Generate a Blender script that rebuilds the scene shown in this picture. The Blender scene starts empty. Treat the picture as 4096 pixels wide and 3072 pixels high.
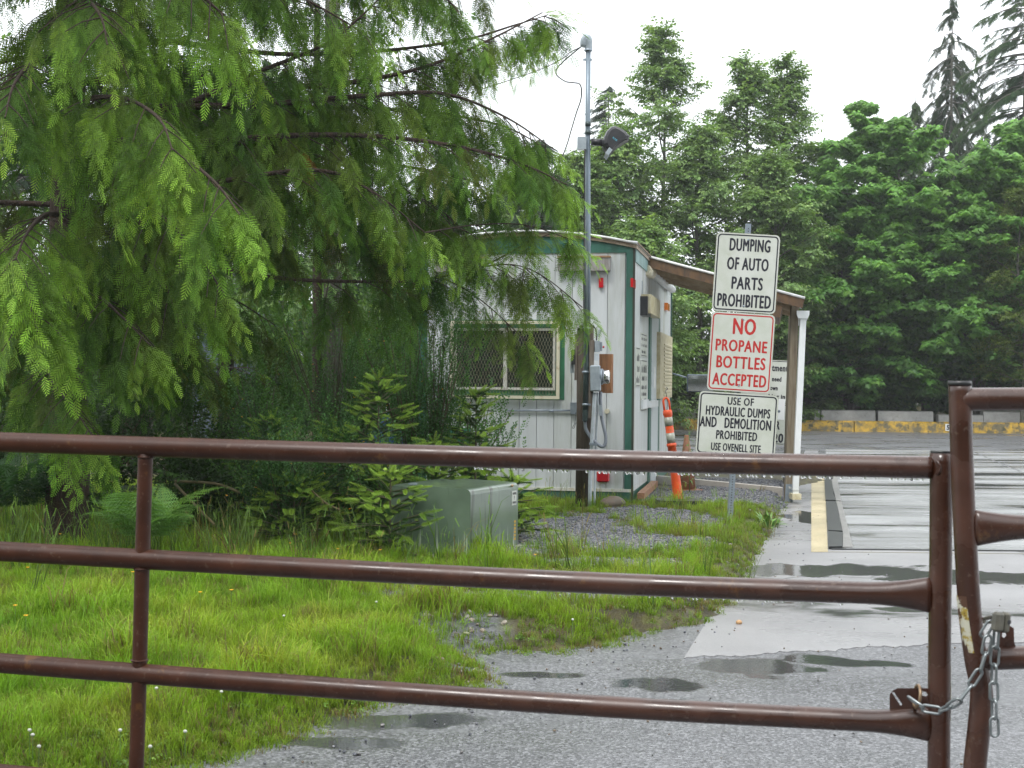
import bpy, math, random
import numpy as np
from mathutils import Vector, Matrix, Euler
random.seed(7); RNG = np.random.default_rng(7)
SC = bpy.context.scene; COL = SC.collection
PI = math.pi
# ------------------------------------------------------------------ camera
F = 5500.0
CAMZ = 1.36
cam = bpy.data.cameras.new('camera'); CAM = bpy.data.objects.new('camera', cam); COL.objects.link(CAM)
cam.sensor_width = 36.0; cam.lens = 36.0 * F / 4096; cam.clip_start = 0.05; cam.clip_end = 900
MC = (Matrix.Rotation(PI/2 - 11.5/F, 3, 'X') @ Matrix.Rotation(0.009, 3, 'Z'))
CAM.matrix_world = Matrix.Translation((0, 0, CAMZ)) @ MC.to_4x4()
cam.dof.use_dof = True; cam.dof.focus_distance = 14.5; cam.dof.aperture_fstop = 11
SC.camera = CAM
# ------------------------------------------------------------------ world
SUN_EL, SUN_AZ = math.radians(58), math.radians(35)
W = bpy.data.worlds.new('World'); SC.world = W; W.use_nodes = True
nt = W.node_tree; nt.nodes.clear()
out = nt.nodes.new('ShaderNodeOutputWorld'); bg = nt.nodes.new('ShaderNodeBackground')
sky = nt.nodes.new('ShaderNodeTexSky'); sky.sky_type = 'NISHITA'; sky.sun_disc = False
sky.sun_elevation = SUN_EL; sky.sun_rotation = SUN_AZ; sky.air_density = 1.0; sky.dust_density = 2.0
mx = nt.nodes.new('ShaderNodeMix'); mx.data_type = 'RGBA'; mx.inputs[0].default_value = 0.9
tc = nt.nodes.new('ShaderNodeTexCoord'); sp = nt.nodes.new('ShaderNodeSeparateXYZ')
rp = nt.nodes.new('ShaderNodeValToRGB')
rp.color_ramp.elements[0].position = 0.0; rp.color_ramp.elements[0].color = (0.80, 0.84, 0.86, 1)
rp.color_ramp.elements[1].position = 1.0; rp.color_ramp.elements[1].color = (1.0, 1.02, 1.05, 1)
ns = nt.nodes.new('ShaderNodeTexNoise'); ns.inputs['Scale'].default_value = 2.2; ns.inputs['Detail'].default_value = 4
ml = nt.nodes.new('ShaderNodeMath'); ml.operation = 'MULTIPLY_ADD'; ml.inputs[1].default_value = 0.35; ml.inputs[2].default_value = 0.82
cl = nt.nodes.new('ShaderNodeVectorMath'); cl.operation = 'SCALE'
gs = nt.nodes.new('ShaderNodeVectorMath'); gs.operation = 'SCALE'; gs.inputs['Scale'].default_value = 12.0
L = nt.links.new
L(tc.outputs['Generated'], sp.inputs[0]); L(sp.outputs[2], rp.inputs[0]); L(tc.outputs['Generated'], ns.inputs['Vector'])
L(ns.outputs[0], ml.inputs[0]); L(rp.outputs[0], gs.inputs[0]); L(gs.outputs[0], cl.inputs[0]); L(ml.outputs[0], cl.inputs['Scale'])
L(sky.outputs[0], mx.inputs[6]); L(cl.outputs[0], mx.inputs[7]); L(mx.outputs[2], bg.inputs[0])
bg.inputs[1].default_value = 0.10
L(bg.outputs[0], out.inputs[0])
sd = bpy.data.lights.new('sun', 'SUN'); sd.energy = 1.3; sd.angle = math.radians(16); sd.color = (1, 0.97, 0.93)
so = bpy.data.objects.new('sun', sd); COL.objects.link(so)
# light comes from high up behind the camera's left shoulder through the cloud
so.rotation_euler = Vector((math.cos(SUN_EL)*0.5, math.cos(SUN_EL)*0.85, -math.sin(SUN_EL))).to_track_quat('-Z', 'Y').to_euler()
SC.view_settings.view_transform = 'Standard'; SC.view_settings.look = 'None'
SC.view_settings.exposure = 0.95; SC.view_settings.gamma = 1.0; SC.view_settings.use_curve_mapping = False
SC.render.engine = 'CYCLES'; SC.cycles.max_bounces = 8; SC.cycles.transparent_max_bounces = 8
SC.cycles.use_denoising = True
SC.render.use_persistent_data = False

# ------------------------------------------------------------------ helpers
def P(px, py, D):
    v = MC @ Vector(((px - 2048)/F, (1536 - py)/F, -1))
    v *= D / v.y
    return Vector((v.x, v.y, v.z + CAMZ))
def G(px, py, z=0.0):
    v = MC @ Vector(((px - 2048)/F, (1536 - py)/F, -1))
    v *= (z - CAMZ) / v.z
    return Vector((v.x, v.y, z))
def V(*a): return Vector(a)

class MB:
    def __init__(s): s.v = []; s.f = []; s.sm = []
    def add(s, vs, fs, smooth=False):
        n = len(s.v); s.v += [tuple(x) for x in vs]; s.f += [tuple(i + n for i in f) for f in fs]; s.sm += [smooth]*len(fs)
    def box(s, c, size, R=None, bev=0.0):
        c = Vector(c); hx, hy, hz = [q/2 for q in size]; R = R or Matrix.Identity(3)
        if bev <= 0:
            vs = [c + R @ Vector((x*hx, y*hy, z*hz)) for z in (-1, 1) for y in (-1, 1) for x in (-1, 1)]
            s.add(vs, [(0,2,3,1),(4,5,7,6),(0,1,5,4),(2,6,7,3),(0,4,6,2),(1,3,7,5)])
        else:
            b = min(bev, hx*.9, hy*.9, hz*.9)
            def ring(z, i):
                a, d = hx - i, hy - i
                q = b if i == 0 else b*0.5
                return [(a,-d+q),(a,d-q),(a-q,d),(-a+q,d),(-a,d-q),(-a,-d+q),(-a+q,-d),(a-q,-d)], z
            rings = [ring(-hz, b), ring(-hz+b, 0), ring(hz-b, 0), ring(hz, b)]
            vs = [c + R @ Vector((x, y, z)) for pts, z in rings for x, y in pts]
            fs = [tuple(range(7, -1, -1)), tuple(range(24, 32))]
            for r in range(3):
                for i in range(8):
                    j = (i+1) % 8; fs.append((r*8+i, r*8+j, r*8+8+j, r*8+8+i))
            s.add(vs, fs)
        return s
    def obox(s, o, ex, ey, ez):
        o, ex, ey, ez = map(Vector, (o, ex, ey, ez))
        vs = [o + ex*a + ey*b + ez*c for c in (0, 1) for b in (0, 1) for a in (0, 1)]
        fs = [(0,2,3,1),(4,5,7,6),(0,1,5,4),(2,6,7,3),(0,4,6,2),(1,3,7,5)]
        if ex.cross(ey).dot(ez) < 0: fs = [f[::-1] for f in fs]
        s.add(vs, fs); return s
    def tube(s, pts, r, n=12, cap=True, sy=None, up=None, smooth=True):
        pts = [Vector(p) for p in pts]; m = len(pts)
        rs = r if isinstance(r, (list, tuple)) else [r]*m
        sys_ = sy if isinstance(sy, (list, tuple)) else ([sy or 1.0]*m)
        vs = []; pu = Vector(up) if up else None
        for i, p in enumerate(pts):
            t = (pts[min(i+1, m-1)] - pts[max(i-1, 0)]); t = t.normalized() if t.length > 1e-9 else Vector((0,0,1))
            if pu is None: pu = Vector((0,0,1)) if abs(t.z) < .9 else Vector((1,0,0))
            x = t.cross(pu); x = x.normalized() if x.length > 1e-6 else t.orthogonal().normalized()
            y = x.cross(t).normalized(); pu = y if not up else pu
            for k in range(n):
                a = 2*PI*k/n
                vs.append(p + x*(math.cos(a)*rs[i]) + y*(math.sin(a)*rs[i]*sys_[i]))
        fs = []
        for i in range(m-1):
            for k in range(n):
                j = (k+1) % n; fs.append((i*n+k, i*n+j, (i+1)*n+j, (i+1)*n+k))
        fs = [f[::-1] for f in fs]
        s.add(vs, fs, smooth)
        if cap:
            b = len(s.v) - m*n
            s.f.append(tuple(b+k for k in range(n))); s.sm.append(False)
            s.f.append(tuple(b+(m-1)*n+k for k in range(n-1, -1, -1))); s.sm.append(False)
        return s
    def prism(s, poly, z0, z1, M=None):
        n = len(poly); M = M or Matrix.Identity(4)
        vs = [M @ Vector((x, y, z0)) for x, y in poly] + [M @ Vector((x, y, z1)) for x, y in poly]
        fs = [tuple(range(n-1, -1, -1)), tuple(range(n, 2*n))] + [(i, (i+1) % n, n+(i+1) % n, n+i) for i in range(n)]
        s.add(vs, fs); return s
    def sphere(s, c, r, nu=10, nv=7, sc=(1,1,1)):
        c = Vector(c); vs = []; fs = []
        for j in range(nv+1):
            th = PI*j/nv
            for i in range(nu):
                a = 2*PI*i/nu
                vs.append(c + Vector((math.sin(th)*math.cos(a)*r*sc[0], math.sin(th)*math.sin(a)*r*sc[1], math.cos(th)*r*sc[2])))
        for j in range(nv):
            for i in range(nu):
                k = (i+1) % nu; fs.append((j*nu+i, (j+1)*nu+i, (j+1)*nu+k, j*nu+k))
        s.add(vs, fs, True); return s
    def mesh(s, name, mat, off=Vector((0,0,0))):
        me = bpy.data.meshes.new(name)
        me.from_pydata([(x-off.x, y-off.y, z-off.z) for x, y, z in s.v], [], s.f)
        if s.sm: me.polygons.foreach_set('use_smooth', s.sm)
        if mat: me.materials.append(mat)
        me.update(); return me
    def build(s, name, mat, parent=None, off=None):
        off = off if off is not None else (worigin(parent) if parent else Vector((0,0,0)))
        o = bpy.data.objects.new(name, s.mesh(name, mat, off)); COL.objects.link(o)
        if parent: o.parent = parent
        return o
def worigin(o):
    p = Vector(o.location)
    while o.parent: o = o.parent; p += Vector(o.location)
    return p
def tag(o, label=None, cat=None, group=None, kind=None):
    if label: o['label'] = label
    if cat: o['category'] = cat
    if group: o['group'] = group
    if kind: o['kind'] = kind
    return o
def thing(name, loc, label, cat, group=None):
    o = bpy.data.objects.new(name, None); o.empty_display_size = .1; COL.objects.link(o); o.location = loc
    return tag(o, label, cat, group)
def copy_tree(o, parent=None):
    c = o.copy(); COL.objects.link(c)
    if parent: c.parent = parent
    for ch in list(o.children): copy_tree(ch, c)
    return c
def smoothpts(pts, n=8):
    pts = [Vector(p) for p in pts]; q = [pts[0]*2-pts[1]] + pts + [pts[-1]*2-pts[-2]]; res = []
    for i in range(1, len(q)-2):
        for k in range(n):
            t = k/n; a, b, c, d = q[i-1], q[i], q[i+1], q[i+2]
            res.append(0.5*((2*b)+(c-a)*t+(2*a-5*b+4*c-d)*t*t+(-a+3*b-3*c+d)*t**3))
    res.append(pts[-1]); return res

# ------------------------------------------------------------------ materials
def newmat(name):
    m = bpy.data.materials.new(name); m.use_nodes = True
    return m, m.node_tree, m.node_tree.nodes['Principled BSDF']
def N(nt, t, **k):
    n = nt.nodes.new(t)
    for a, b in k.items():
        if a.startswith('i_'): n.inputs[a[2:]].default_value = b
        else: setattr(n, a, b)
    return n
def c4(c): return (c[0], c[1], c[2], 1)
def pmat(name, col, rough=.5, col2=None, nscale=6, spec=.5, metal=0, bump=0, bscale=60, lo=.35, hi=.65, stretch=(1,1,1), col3=None, n3=2, lo3=.55, hi3=.75, coat=0, bdist=.004):
    m, t, b = newmat(name)
    b.inputs['Roughness'].default_value = rough; b.inputs['Metallic'].default_value = metal
    b.inputs['Specular IOR Level'].default_value = spec; b.inputs['Base Color'].default_value = c4(col)
    if coat: b.inputs['Coat Weight'].default_value = coat; b.inputs['Coat Roughness'].default_value = .12
    tc = N(t, 'ShaderNodeTexCoord'); mp = N(t, 'ShaderNodeMapping'); mp.inputs['Scale'].default_value = stretch
    t.links.new(tc.outputs['Object'], mp.inputs[0])
    last = None
    for cc, s, a, z, det in ((col2, nscale, lo, hi, 6), (col3, n3, lo3, hi3, 5)):
        if cc is None: continue
        nz = N(t, 'ShaderNodeTexNoise'); nz.inputs['Scale'].default_value = s; nz.inputs['Detail'].default_value = det; nz.inputs['Roughness'].default_value = .65
        t.links.new(mp.outputs[0], nz.inputs['Vector'])
        mr = N(t, 'ShaderNodeMapRange'); mr.inputs['From Min'].default_value = a; mr.inputs['From Max'].default_value = z
        t.links.new(nz.outputs[0], mr.inputs['Value'])
        mxx = N(t, 'ShaderNodeMix', data_type='RGBA'); t.links.new(mr.outputs[0], mxx.inputs[0])
        if last is None: mxx.inputs[6].default_value = c4(col)
        else: t.links.new(last.outputs[2], mxx.inputs[6])
        mxx.inputs[7].default_value = c4(cc); last = mxx
    if last: t.links.new(last.outputs[2], b.inputs['Base Color'])
    if bump:
        nb = N(t, 'ShaderNodeTexNoise'); nb.inputs['Scale'].default_value = bscale; nb.inputs['Detail'].default_value = 4
        t.links.new(mp.outputs[0], nb.inputs['Vector'])
        bp = N(t, 'ShaderNodeBump'); bp.inputs['Strength'].default_value = bump; bp.inputs['Distance'].default_value = bdist
        t.links.new(nb.outputs[0], bp.inputs['Height']); t.links.new(bp.outputs[0], b.inputs['Normal'])
    return m
MT = {}
MT['siding'] = pmat('white_siding', (.57,.60,.62), .45, (.50,.53,.54), 3, bump=.35, bscale=40, stretch=(3,3,.35), col3=(.27,.30,.19), n3=1.3, lo3=.52, hi3=.86)
MT['siding2'] = pmat('white_siding_dirty', (.55,.58,.59), .45, (.46,.49,.48), 5, bump=.35, bscale=40, stretch=(3,3,.3), col3=(.24,.26,.14), n3=2.2, lo3=.50, hi3=.85)
MT['green'] = pmat('green_trim', (.022,.10,.07), .45, (.045,.14,.11), 4, stretch=(2,2,.5), col3=(.02,.06,.04), n3=3)
MT['green2'] = pmat('window_green', (.045,.20,.10), .45, (.03,.13,.07), 5)
MT['palegreen'] = pmat('faded_green_fascia', (.22,.34,.34), .5, (.12,.22,.20), 6)
MT['roofw'] = pmat('pale_roof_metal', (.60,.61,.60), .3, (.40,.40,.36), 8)
MT['trimw'] = pmat('white_roof_edge', (.75,.76,.76), .25, (.5,.5,.48), 9)
MT['rustdrip'] = pmat('rusty_roof_edge', (.33,.27,.20), .6, (.14,.09,.05), 9, stretch=(1,1,3))
MT['darkstrip'] = pmat('dark_corner_strip', (.035,.028,.022), .6, (.02,.035,.02), 9)
MT['frame'] = pmat('white_window_frame', (.62,.62,.58), .4, (.42,.36,.24), 7, lo=.5, hi=.75)
MT['cream'] = pmat('cream_frame', (.58,.55,.42), .45, (.32,.22,.10), 9, lo=.55, hi=.75)
MT['valance'] = pmat('stained_steel_box', (.20,.175,.16), .45, (.33,.32,.31), 9, stretch=(4,4,.5), col3=(.10,.06,.04), n3=6)
MT['rusttop'] = pmat('rusty_top', (.22,.11,.05), .6, (.35,.26,.15), 15)
MT['red'] = pmat('red_lens', (.45,.012,.02), .2, coat=.5)
MT['orange_lens'] = pmat('orange_lens', (.75,.20,.02), .2, coat=.5)
MT['oldwood'] = pmat('weathered_pole_wood', (.035,.025,.018), .75, (.07,.05,.03), 10, bump=.8, bscale=30, stretch=(6,6,.5), col3=(.03,.05,.02), n3=3, bdist=.01)
MT['greywood'] = pmat('grey_weathered_wood', (.20,.17,.14), .75, (.10,.08,.06), 10, bump=.7, bscale=30, stretch=(8,8,.6), bdist=.008)
MT['postwood'] = pmat('treated_post_wood', (.20,.17,.12), .7, (.14,.105,.065), 6, bump=.4, bscale=20, stretch=(6,6,.5), col3=(.09,.07,.05), n3=3)
MT['plywood'] = pmat('brown_plywood', (.28,.13,.05), .5, (.16,.065,.025), 5, stretch=(6,6,.8))
MT['newwood'] = pmat('orange_timber', (.36,.19,.10), .6, (.22,.11,.06), 8, stretch=(2,2,8))
MT['darkwood'] = pmat('dark_fascia_board', (.045,.03,.022), .5, (.14,.075,.03), 5, stretch=(3,3,1))
MT['ply'] = pmat('plywood_underside', (.42,.34,.24), .7, (.24,.17,.10), 5, bump=.2)
MT['galv'] = pmat('galvanised_steel', (.30,.35,.40), .42, (.22,.26,.30), 14, metal=.55)
MT['mast'] = pmat('blue_grey_conduit', (.21,.26,.31), .4, (.15,.19,.22), 12, metal=.3, stretch=(1,1,.3))
MT['mastg'] = pmat('dark_green_conduit', (.05,.075,.075), .35, (.03,.045,.045), 12, metal=.3)
MT['pvc'] = pmat('pale_pvc', (.48,.53,.58), .35, (.34,.38,.40), 8)
MT['pvcgrey'] = pmat('grey_conduit', (.16,.18,.21), .4)
MT['chrome'] = pmat('bright_metal', (.70,.70,.70), .18, metal=.9)
MT['greybox'] = pmat('grey_meter_box', (.34,.39,.42), .4, (.25,.29,.32), 12, metal=.2)
MT['black'] = pmat('black_enamel', (.014,.015,.018), .38, (.03,.03,.033), 8)
MT['cable'] = pmat('black_cable', (.012,.012,.012), .5)
MT['porc'] = pmat('white_porcelain', (.7,.7,.68), .15)
MT['signw'] = pmat('white_reflective_sheeting', (.56,.58,.54), .35, (.47,.50,.43), 3, bump=0, col3=(.38,.40,.30), n3=7, lo3=.62, hi3=.85)
MT['signedge'] = pmat('aluminium_sign_edge', (.45,.45,.38), .4, metal=.3)
MT['ink'] = pmat('black_sign_ink', (.012,.012,.022), .4)
MT['inkred'] = pmat('red_sign_ink', (.48,.025,.022), .4, (.38,.02,.02), 8)
MT['orange'] = pmat('orange_plastic', (.72,.085,.012), .42, (.50,.06,.012), 6, col3=(.30,.09,.03), n3=14, lo3=.6, hi3=.8)
MT['reflect'] = pmat('silver_reflective_band', (.33,.34,.30), .35, (.20,.21,.15), 14)
MT['rubber'] = pmat('black_rubber', (.018,.02,.022), .35, (.035,.037,.035), 20)
MT['cone'] = pmat('faded_cone', (.33,.14,.07), .6, (.24,.11,.06), 9)
MT['concrete'] = pmat('wet_concrete_block', (.34,.335,.32), .35, (.25,.245,.23), 5, bump=.3, col3=(.09,.09,.07), n3=9, lo3=.6, hi3=.8)
MT['curb'] = pmat('worn_yellow_paint', (.52,.32,.03), .5, (.13,.11,.06), 4, lo=.42, hi=.58, bump=.3, col3=(.035,.04,.02), n3=7, lo3=.56, hi3=.66)
MT['path'] = pmat('pale_concrete_curb', (.40,.37,.33), .5, (.30,.28,.25), 8)
MT['doorw'] = pmat('pale_door_paint', (.55,.61,.63), .35)
MT['louvre'] = pmat('cream_louvre', (.60,.56,.40), .45, (.42,.36,.20), 12)
MT['boulder'] = pmat('brown_boulder', (.15,.11,.08), .6, (.09,.08,.06), 8, bump=.5, bscale=20)
MT['bark'] = pmat('cedar_bark', (.060,.036,.022), .85, (.028,.018,.012), 7, bump=1, bscale=14, stretch=(5,5,.5), bdist=.03)
MT['barkgrey'] = pmat('grey_bark', (.13,.12,.10), .8, (.05,.055,.035), 6, bump=.8, bscale=14, stretch=(3,3,1), bdist=.02)
MT['twig'] = pmat('mossy_twig', (.060,.055,.025), .8, (.10,.085,.045), 8)
MT['deadwood'] = pmat('dead_brown_stick', (.17,.13,.06), .7, (.09,.08,.03), 9)
MT['lidgreen'] = None
MT['bluegrey'] = pmat('blue_grey_steel', (.14,.18,.22), .45, (.10,.13,.16), 4)
MT['blue'] = pmat('blue_enamel', (.02,.07,.20), .4, (.015,.05,.15), 5)
MT['teal'] = pmat('teal_panel', (.01,.16,.12), .4)
MT['white'] = pmat('white_plastic', (.72,.74,.75), .35, (.60,.63,.63), 5, stretch=(1,1,.4))
MT['paper'] = pmat('white_paper', (.72,.74,.74), .6)
MT['chain'] = pmat('zinc_chain', (.30,.33,.34), .35, (.20,.22,.22), 30, metal=.75)
MT['lock'] = pmat('old_padlock', (.10,.10,.085), .4, (.17,.16,.13), 25, metal=.5)

def mat_rust():
    m, t, b = newmat('brown_painted_pipe')
    b.inputs['Roughness'].default_value = .45; b.inputs['Specular IOR Level'].default_value = .25
    b.inputs['Coat Weight'].default_value = .45; b.inputs['Coat Roughness'].default_value = .22
    tc = N(t, 'ShaderNodeTexCoord'); g = N(t, 'ShaderNodeNewGeometry')
    n1 = N(t, 'ShaderNodeTexNoise'); n1.inputs['Scale'].default_value = 9; n1.inputs['Detail'].default_value = 8
    n2 = N(t, 'ShaderNodeTexNoise'); n2.inputs['Scale'].default_value = 7; n2.inputs['Detail'].default_value = 12; n2.inputs['Roughness'].default_value = .72
    n3 = N(t, 'ShaderNodeTexNoise'); n3.inputs['Scale'].default_value = 320; n3.inputs['Detail'].default_value = 2
    for n in (n1, n2, n3): t.links.new(g.outputs['Position'], n.inputs['Vector'])
    r1 = N(t, 'ShaderNodeValToRGB'); e = r1.color_ramp.elements
    e[0].position = .32; e[0].color = (.030,.0095,.0045,1); e[1].position = .70; e[1].color = (.058,.019,.009,1)
    x = e.new(.52); x.color = (.043,.014,.0065,1)
    t.links.new(n1.outputs[0], r1.inputs[0])
    r2 = N(t, 'ShaderNodeMapRange'); r2.inputs['From Min'].default_value = .60; r2.inputs['From Max'].default_value = .64
    t.links.new(n2.outputs[0], r2.inputs[0])
    m1 = N(t, 'ShaderNodeMix', data_type='RGBA'); t.links.new(r2.outputs[0], m1.inputs[0]); t.links.new(r1.outputs[0], m1.inputs[6]); m1.inputs[7].default_value = (.085,.036,.010,1)
    n4 = N(t, 'ShaderNodeTexNoise'); n4.inputs['Scale'].default_value = 75; n4.inputs['Detail'].default_value = 5; t.links.new(g.outputs['Position'], n4.inputs['Vector'])
    r4 = N(t, 'ShaderNodeMapRange'); r4.inputs['From Min'].default_value = .63; r4.inputs['From Max'].default_value = .68; r4.inputs['To Max'].default_value = .4; t.links.new(n4.outputs[0], r4.inputs[0])
    m4 = N(t, 'ShaderNodeMix', data_type='RGBA'); t.links.new(r4.outputs[0], m4.inputs[0]); t.links.new(m1.outputs[2], m4.inputs[6]); m4.inputs[7].default_value = (.12,.085,.065,1)
    t.links.new(m4.outputs[2], b.inputs['Base Color'])
    bp = N(t, 'ShaderNodeBump'); bp.inputs['Strength'].default_value = .25; bp.inputs['Distance'].default_value = .0015
    t.links.new(n3.outputs[0], bp.inputs['Height']); t.links.new(bp.outputs[0], b.inputs['Normal'])
    sx = N(t, 'ShaderNodeSeparateXYZ'); t.links.new(g.outputs['Position'], sx.inputs[0]); wx = N(t, 'ShaderNodeMapRange'); wx.inputs['From Min'].default_value = -.9; wx.inputs['From Max'].default_value = .35; wx.inputs['To Min'].default_value = .06; wx.inputs['To Max'].default_value = .8; t.links.new(sx.outputs[0], wx.inputs[0]); t.links.new(wx.outputs[0], b.inputs['Coat Weight'])
    r3 = N(t, 'ShaderNodeMapRange'); r3.inputs['To Min'].default_value = .10; r3.inputs['To Max'].default_value = .40; r3.inputs['From Min'].default_value = .4; r3.inputs['From Max'].default_value = .6
    t.links.new(n1.outputs[0], r3.inputs[0]); t.links.new(r3.outputs[0], b.inputs['Coat Roughness'])
    return m
MT['rust'] = mat_rust()
def mat_glass_dark():
    m, t, b = newmat('dark_window_glass'); b.inputs['Base Color'].default_value = (.022,.030,.022,1); b.inputs['Roughness'].default_value = .12  # green cast in the base colour stands in for reflected foliage
    b.inputs['Specular IOR Level'].default_value = .6; return m
MT['glass'] = mat_glass_dark()
m, t, b = newmat('water_drop'); b.inputs['Transmission Weight'].default_value = 1; b.inputs['Roughness'].default_value = .02; b.inputs['IOR'].default_value = 1.33; MT['drop'] = m
m, t, b = newmat('mirror_glass'); b.inputs['Base Color'].default_value = (.40,.42,.42,1); b.inputs['Metallic'].default_value = 1; b.inputs['Roughness'].default_value = .18; MT['mirror'] = m
# green steel cabinet with pale vertical runs
def mat_cabinet():
    m, t, b = newmat('green_cabinet_paint'); b.inputs['Roughness'].default_value = .33; b.inputs['Coat Weight'].default_value = .7; b.inputs['Coat Roughness'].default_value = .12
    tc = N(t, 'ShaderNodeTexCoord'); mp = N(t, 'ShaderNodeMapping'); mp.inputs['Scale'].default_value = (34,34,1.1)
    n1 = N(t, 'ShaderNodeTexNoise'); n1.inputs['Scale'].default_value = 1; n1.inputs['Detail'].default_value = 3
    t.links.new(tc.outputs['Object'], mp.inputs[0]); t.links.new(mp.outputs[0], n1.inputs['Vector'])
    sz = N(t, 'ShaderNodeSeparateXYZ'); t.links.new(tc.outputs['Object'], sz.inputs[0])
    mr = N(t, 'ShaderNodeMapRange'); mr.inputs['From Min'].default_value = .45; mr.inputs['From Max'].default_value = .05; mr.inputs['To Min'].default_value = -.25; mr.inputs['To Max'].default_value = .08
    t.links.new(sz.outputs[2], mr.inputs[0])
    ad = N(t, 'ShaderNodeMath', operation='ADD'); t.links.new(n1.outputs[0], ad.inputs[0]); t.links.new(mr.outputs[0], ad.inputs[1])
    r = N(t, 'ShaderNodeMapRange'); r.inputs['From Min'].default_value = .57; r.inputs['From Max'].default_value = .68
    t.links.new(ad.outputs[0], r.inputs[0])
    n2 = N(t, 'ShaderNodeTexNoise'); n2.inputs['Scale'].default_value = 3; n2.inputs['Detail'].default_value = 5; t.links.new(tc.outputs['Object'], n2.inputs['Vector'])
    r2 = N(t, 'ShaderNodeValToRGB'); e = r2.color_ramp.elements; e[0].position = .35; e[0].color = (.080,.120,.085,1); e[1].position = .65; e[1].color = (.12,.17,.125,1)
    t.links.new(n2.outputs[0], r2.inputs[0])
    mx = N(t, 'ShaderNodeMix', data_type='RGBA'); t.links.new(r.outputs[0], mx.inputs[0]); t.links.new(r2.outputs[0], mx.inputs[6]); mx.inputs[7].default_value = (.36,.41,.34,1)
    # dark algae trails
    mp2 = N(t, 'ShaderNodeMapping'); mp2.inputs['Scale'].default_value = (16,16,.7); mp2.inputs['Location'].default_value = (4,7,2); t.links.new(tc.outputs['Object'], mp2.inputs[0])
    n3 = N(t, 'ShaderNodeTexNoise'); n3.inputs['Scale'].default_value = 1; t.links.new(mp2.outputs[0], n3.inputs['Vector'])
    r3 = N(t, 'ShaderNodeMapRange'); r3.inputs['From Min'].default_value = .60; r3.inputs['From Max'].default_value = .68; t.links.new(n3.outputs[0], r3.inputs[0])
    m2 = N(t, 'ShaderNodeMix', data_type='RGBA'); t.links.new(r3.outputs[0], m2.inputs[0]); t.links.new(mx.outputs[2], m2.inputs[6]); m2.inputs[7].default_value = (.022,.035,.02,1)
    t.links.new(m2.outputs[2], b.inputs['Base Color'])
    return m
MT['cabinet'] = mat_cabinet()

def mat_leaf(name, trans=.28, rough=.42, spec=.35):
    m, t, b = newmat(name); nt = t
    a = N(t, 'ShaderNodeAttribute', attribute_type='INSTANCER', attribute_name='tint')
    s = N(t, 'ShaderNodeAttribute', attribute_type='GEOMETRY', attribute_name='shade')
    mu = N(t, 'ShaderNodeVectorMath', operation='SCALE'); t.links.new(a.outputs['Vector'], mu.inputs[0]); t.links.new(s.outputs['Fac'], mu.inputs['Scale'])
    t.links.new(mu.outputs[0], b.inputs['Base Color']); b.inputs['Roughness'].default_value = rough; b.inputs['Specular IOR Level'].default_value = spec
    tr = N(t, 'ShaderNodeBsdfTranslucent'); g = N(t, 'ShaderNodeVectorMath', operation='MULTIPLY'); g.inputs[1].default_value = (1.5,1.6,.7)
    t.links.new(mu.outputs[0], g.inputs[0]); t.links.new(g.outputs[0], tr.inputs[0])
    ms = N(t, 'ShaderNodeMixShader'); ms.inputs[0].default_value = trans
    t.links.new(b.outputs[0], ms.inputs[1]); t.links.new(tr.outputs[0], ms.inputs[2]); t.links.new(ms.outputs[0], t.nodes['Material Output'].inputs[0])
    return m
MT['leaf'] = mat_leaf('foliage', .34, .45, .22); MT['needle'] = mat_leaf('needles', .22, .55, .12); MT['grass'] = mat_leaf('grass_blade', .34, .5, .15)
MT['pebble'] = mat_leaf('pebble', 0.0, .35, .5)

# ------------------------------------------------------------------ instancing of leaves
class LM:      # small leaf meshes with a per-vertex shade
    def __init__(s): s.v = []; s.f = []; s.c = []
    def add(s, vs, fs, sh):
        n = len(s.v); s.v += [tuple(x) for x in vs]; s.f += [tuple(i+n for i in f) for f in fs]
        s.c += (list(sh) if isinstance(sh, (list, tuple)) else [sh]*len(vs))
    def src(s, name, mat):
        me = bpy.data.meshes.new(name); me.from_pydata(s.v, [], s.f)
        a = me.attributes.new('shade', 'FLOAT', 'POINT'); a.data.foreach_set('value', s.c)
        me.materials.append(mat); return bpy.data.objects.new(name, me)
GN = {}
def gn_group(key, srcs):
    if key in GN: return GN[key]
    g = bpy.data.node_groups.new('scatter_' + key, 'GeometryNodeTree')
    g.interface.new_socket('Geometry', in_out='INPUT', socket_type='NodeSocketGeometry'); g.interface.new_socket('Geometry', in_out='OUTPUT', socket_type='NodeSocketGeometry')
    n = g.nodes; I = n.new('NodeGroupInput'); O = n.new('NodeGroupOutput'); mp = n.new('GeometryNodeMeshToPoints'); ip = n.new('GeometryNodeInstanceOnPoints'); L = g.links.new
    L(I.outputs[0], mp.inputs['Mesh']); L(mp.outputs[0], ip.inputs['Points'])
    j = n.new('GeometryNodeJoinGeometry')
    for s in srcs:
        oi = n.new('GeometryNodeObjectInfo'); oi.inputs[0].default_value = s; oi.inputs['As Instance'].default_value = True; L(oi.outputs['Geometry'], j.inputs[0])
    L(j.outputs[0], ip.inputs['Instance']); ip.inputs['Pick Instance'].default_value = True
    def at(nm, ty):
        r = n.new('GeometryNodeInputNamedAttribute'); r.data_type = ty; r.inputs[0].default_value = nm; return r.outputs[0]
    e = n.new('FunctionNodeEulerToRotation'); L(at('rot', 'FLOAT_VECTOR'), e.inputs[0]); L(e.outputs[0], ip.inputs['Rotation'])
    L(at('scl', 'FLOAT'), ip.inputs['Scale']); L(at('pick', 'INT'), ip.inputs['Instance Index']); L(ip.outputs[0], O.inputs[0])
    GN[key] = g; return g
SRC = {}
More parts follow.
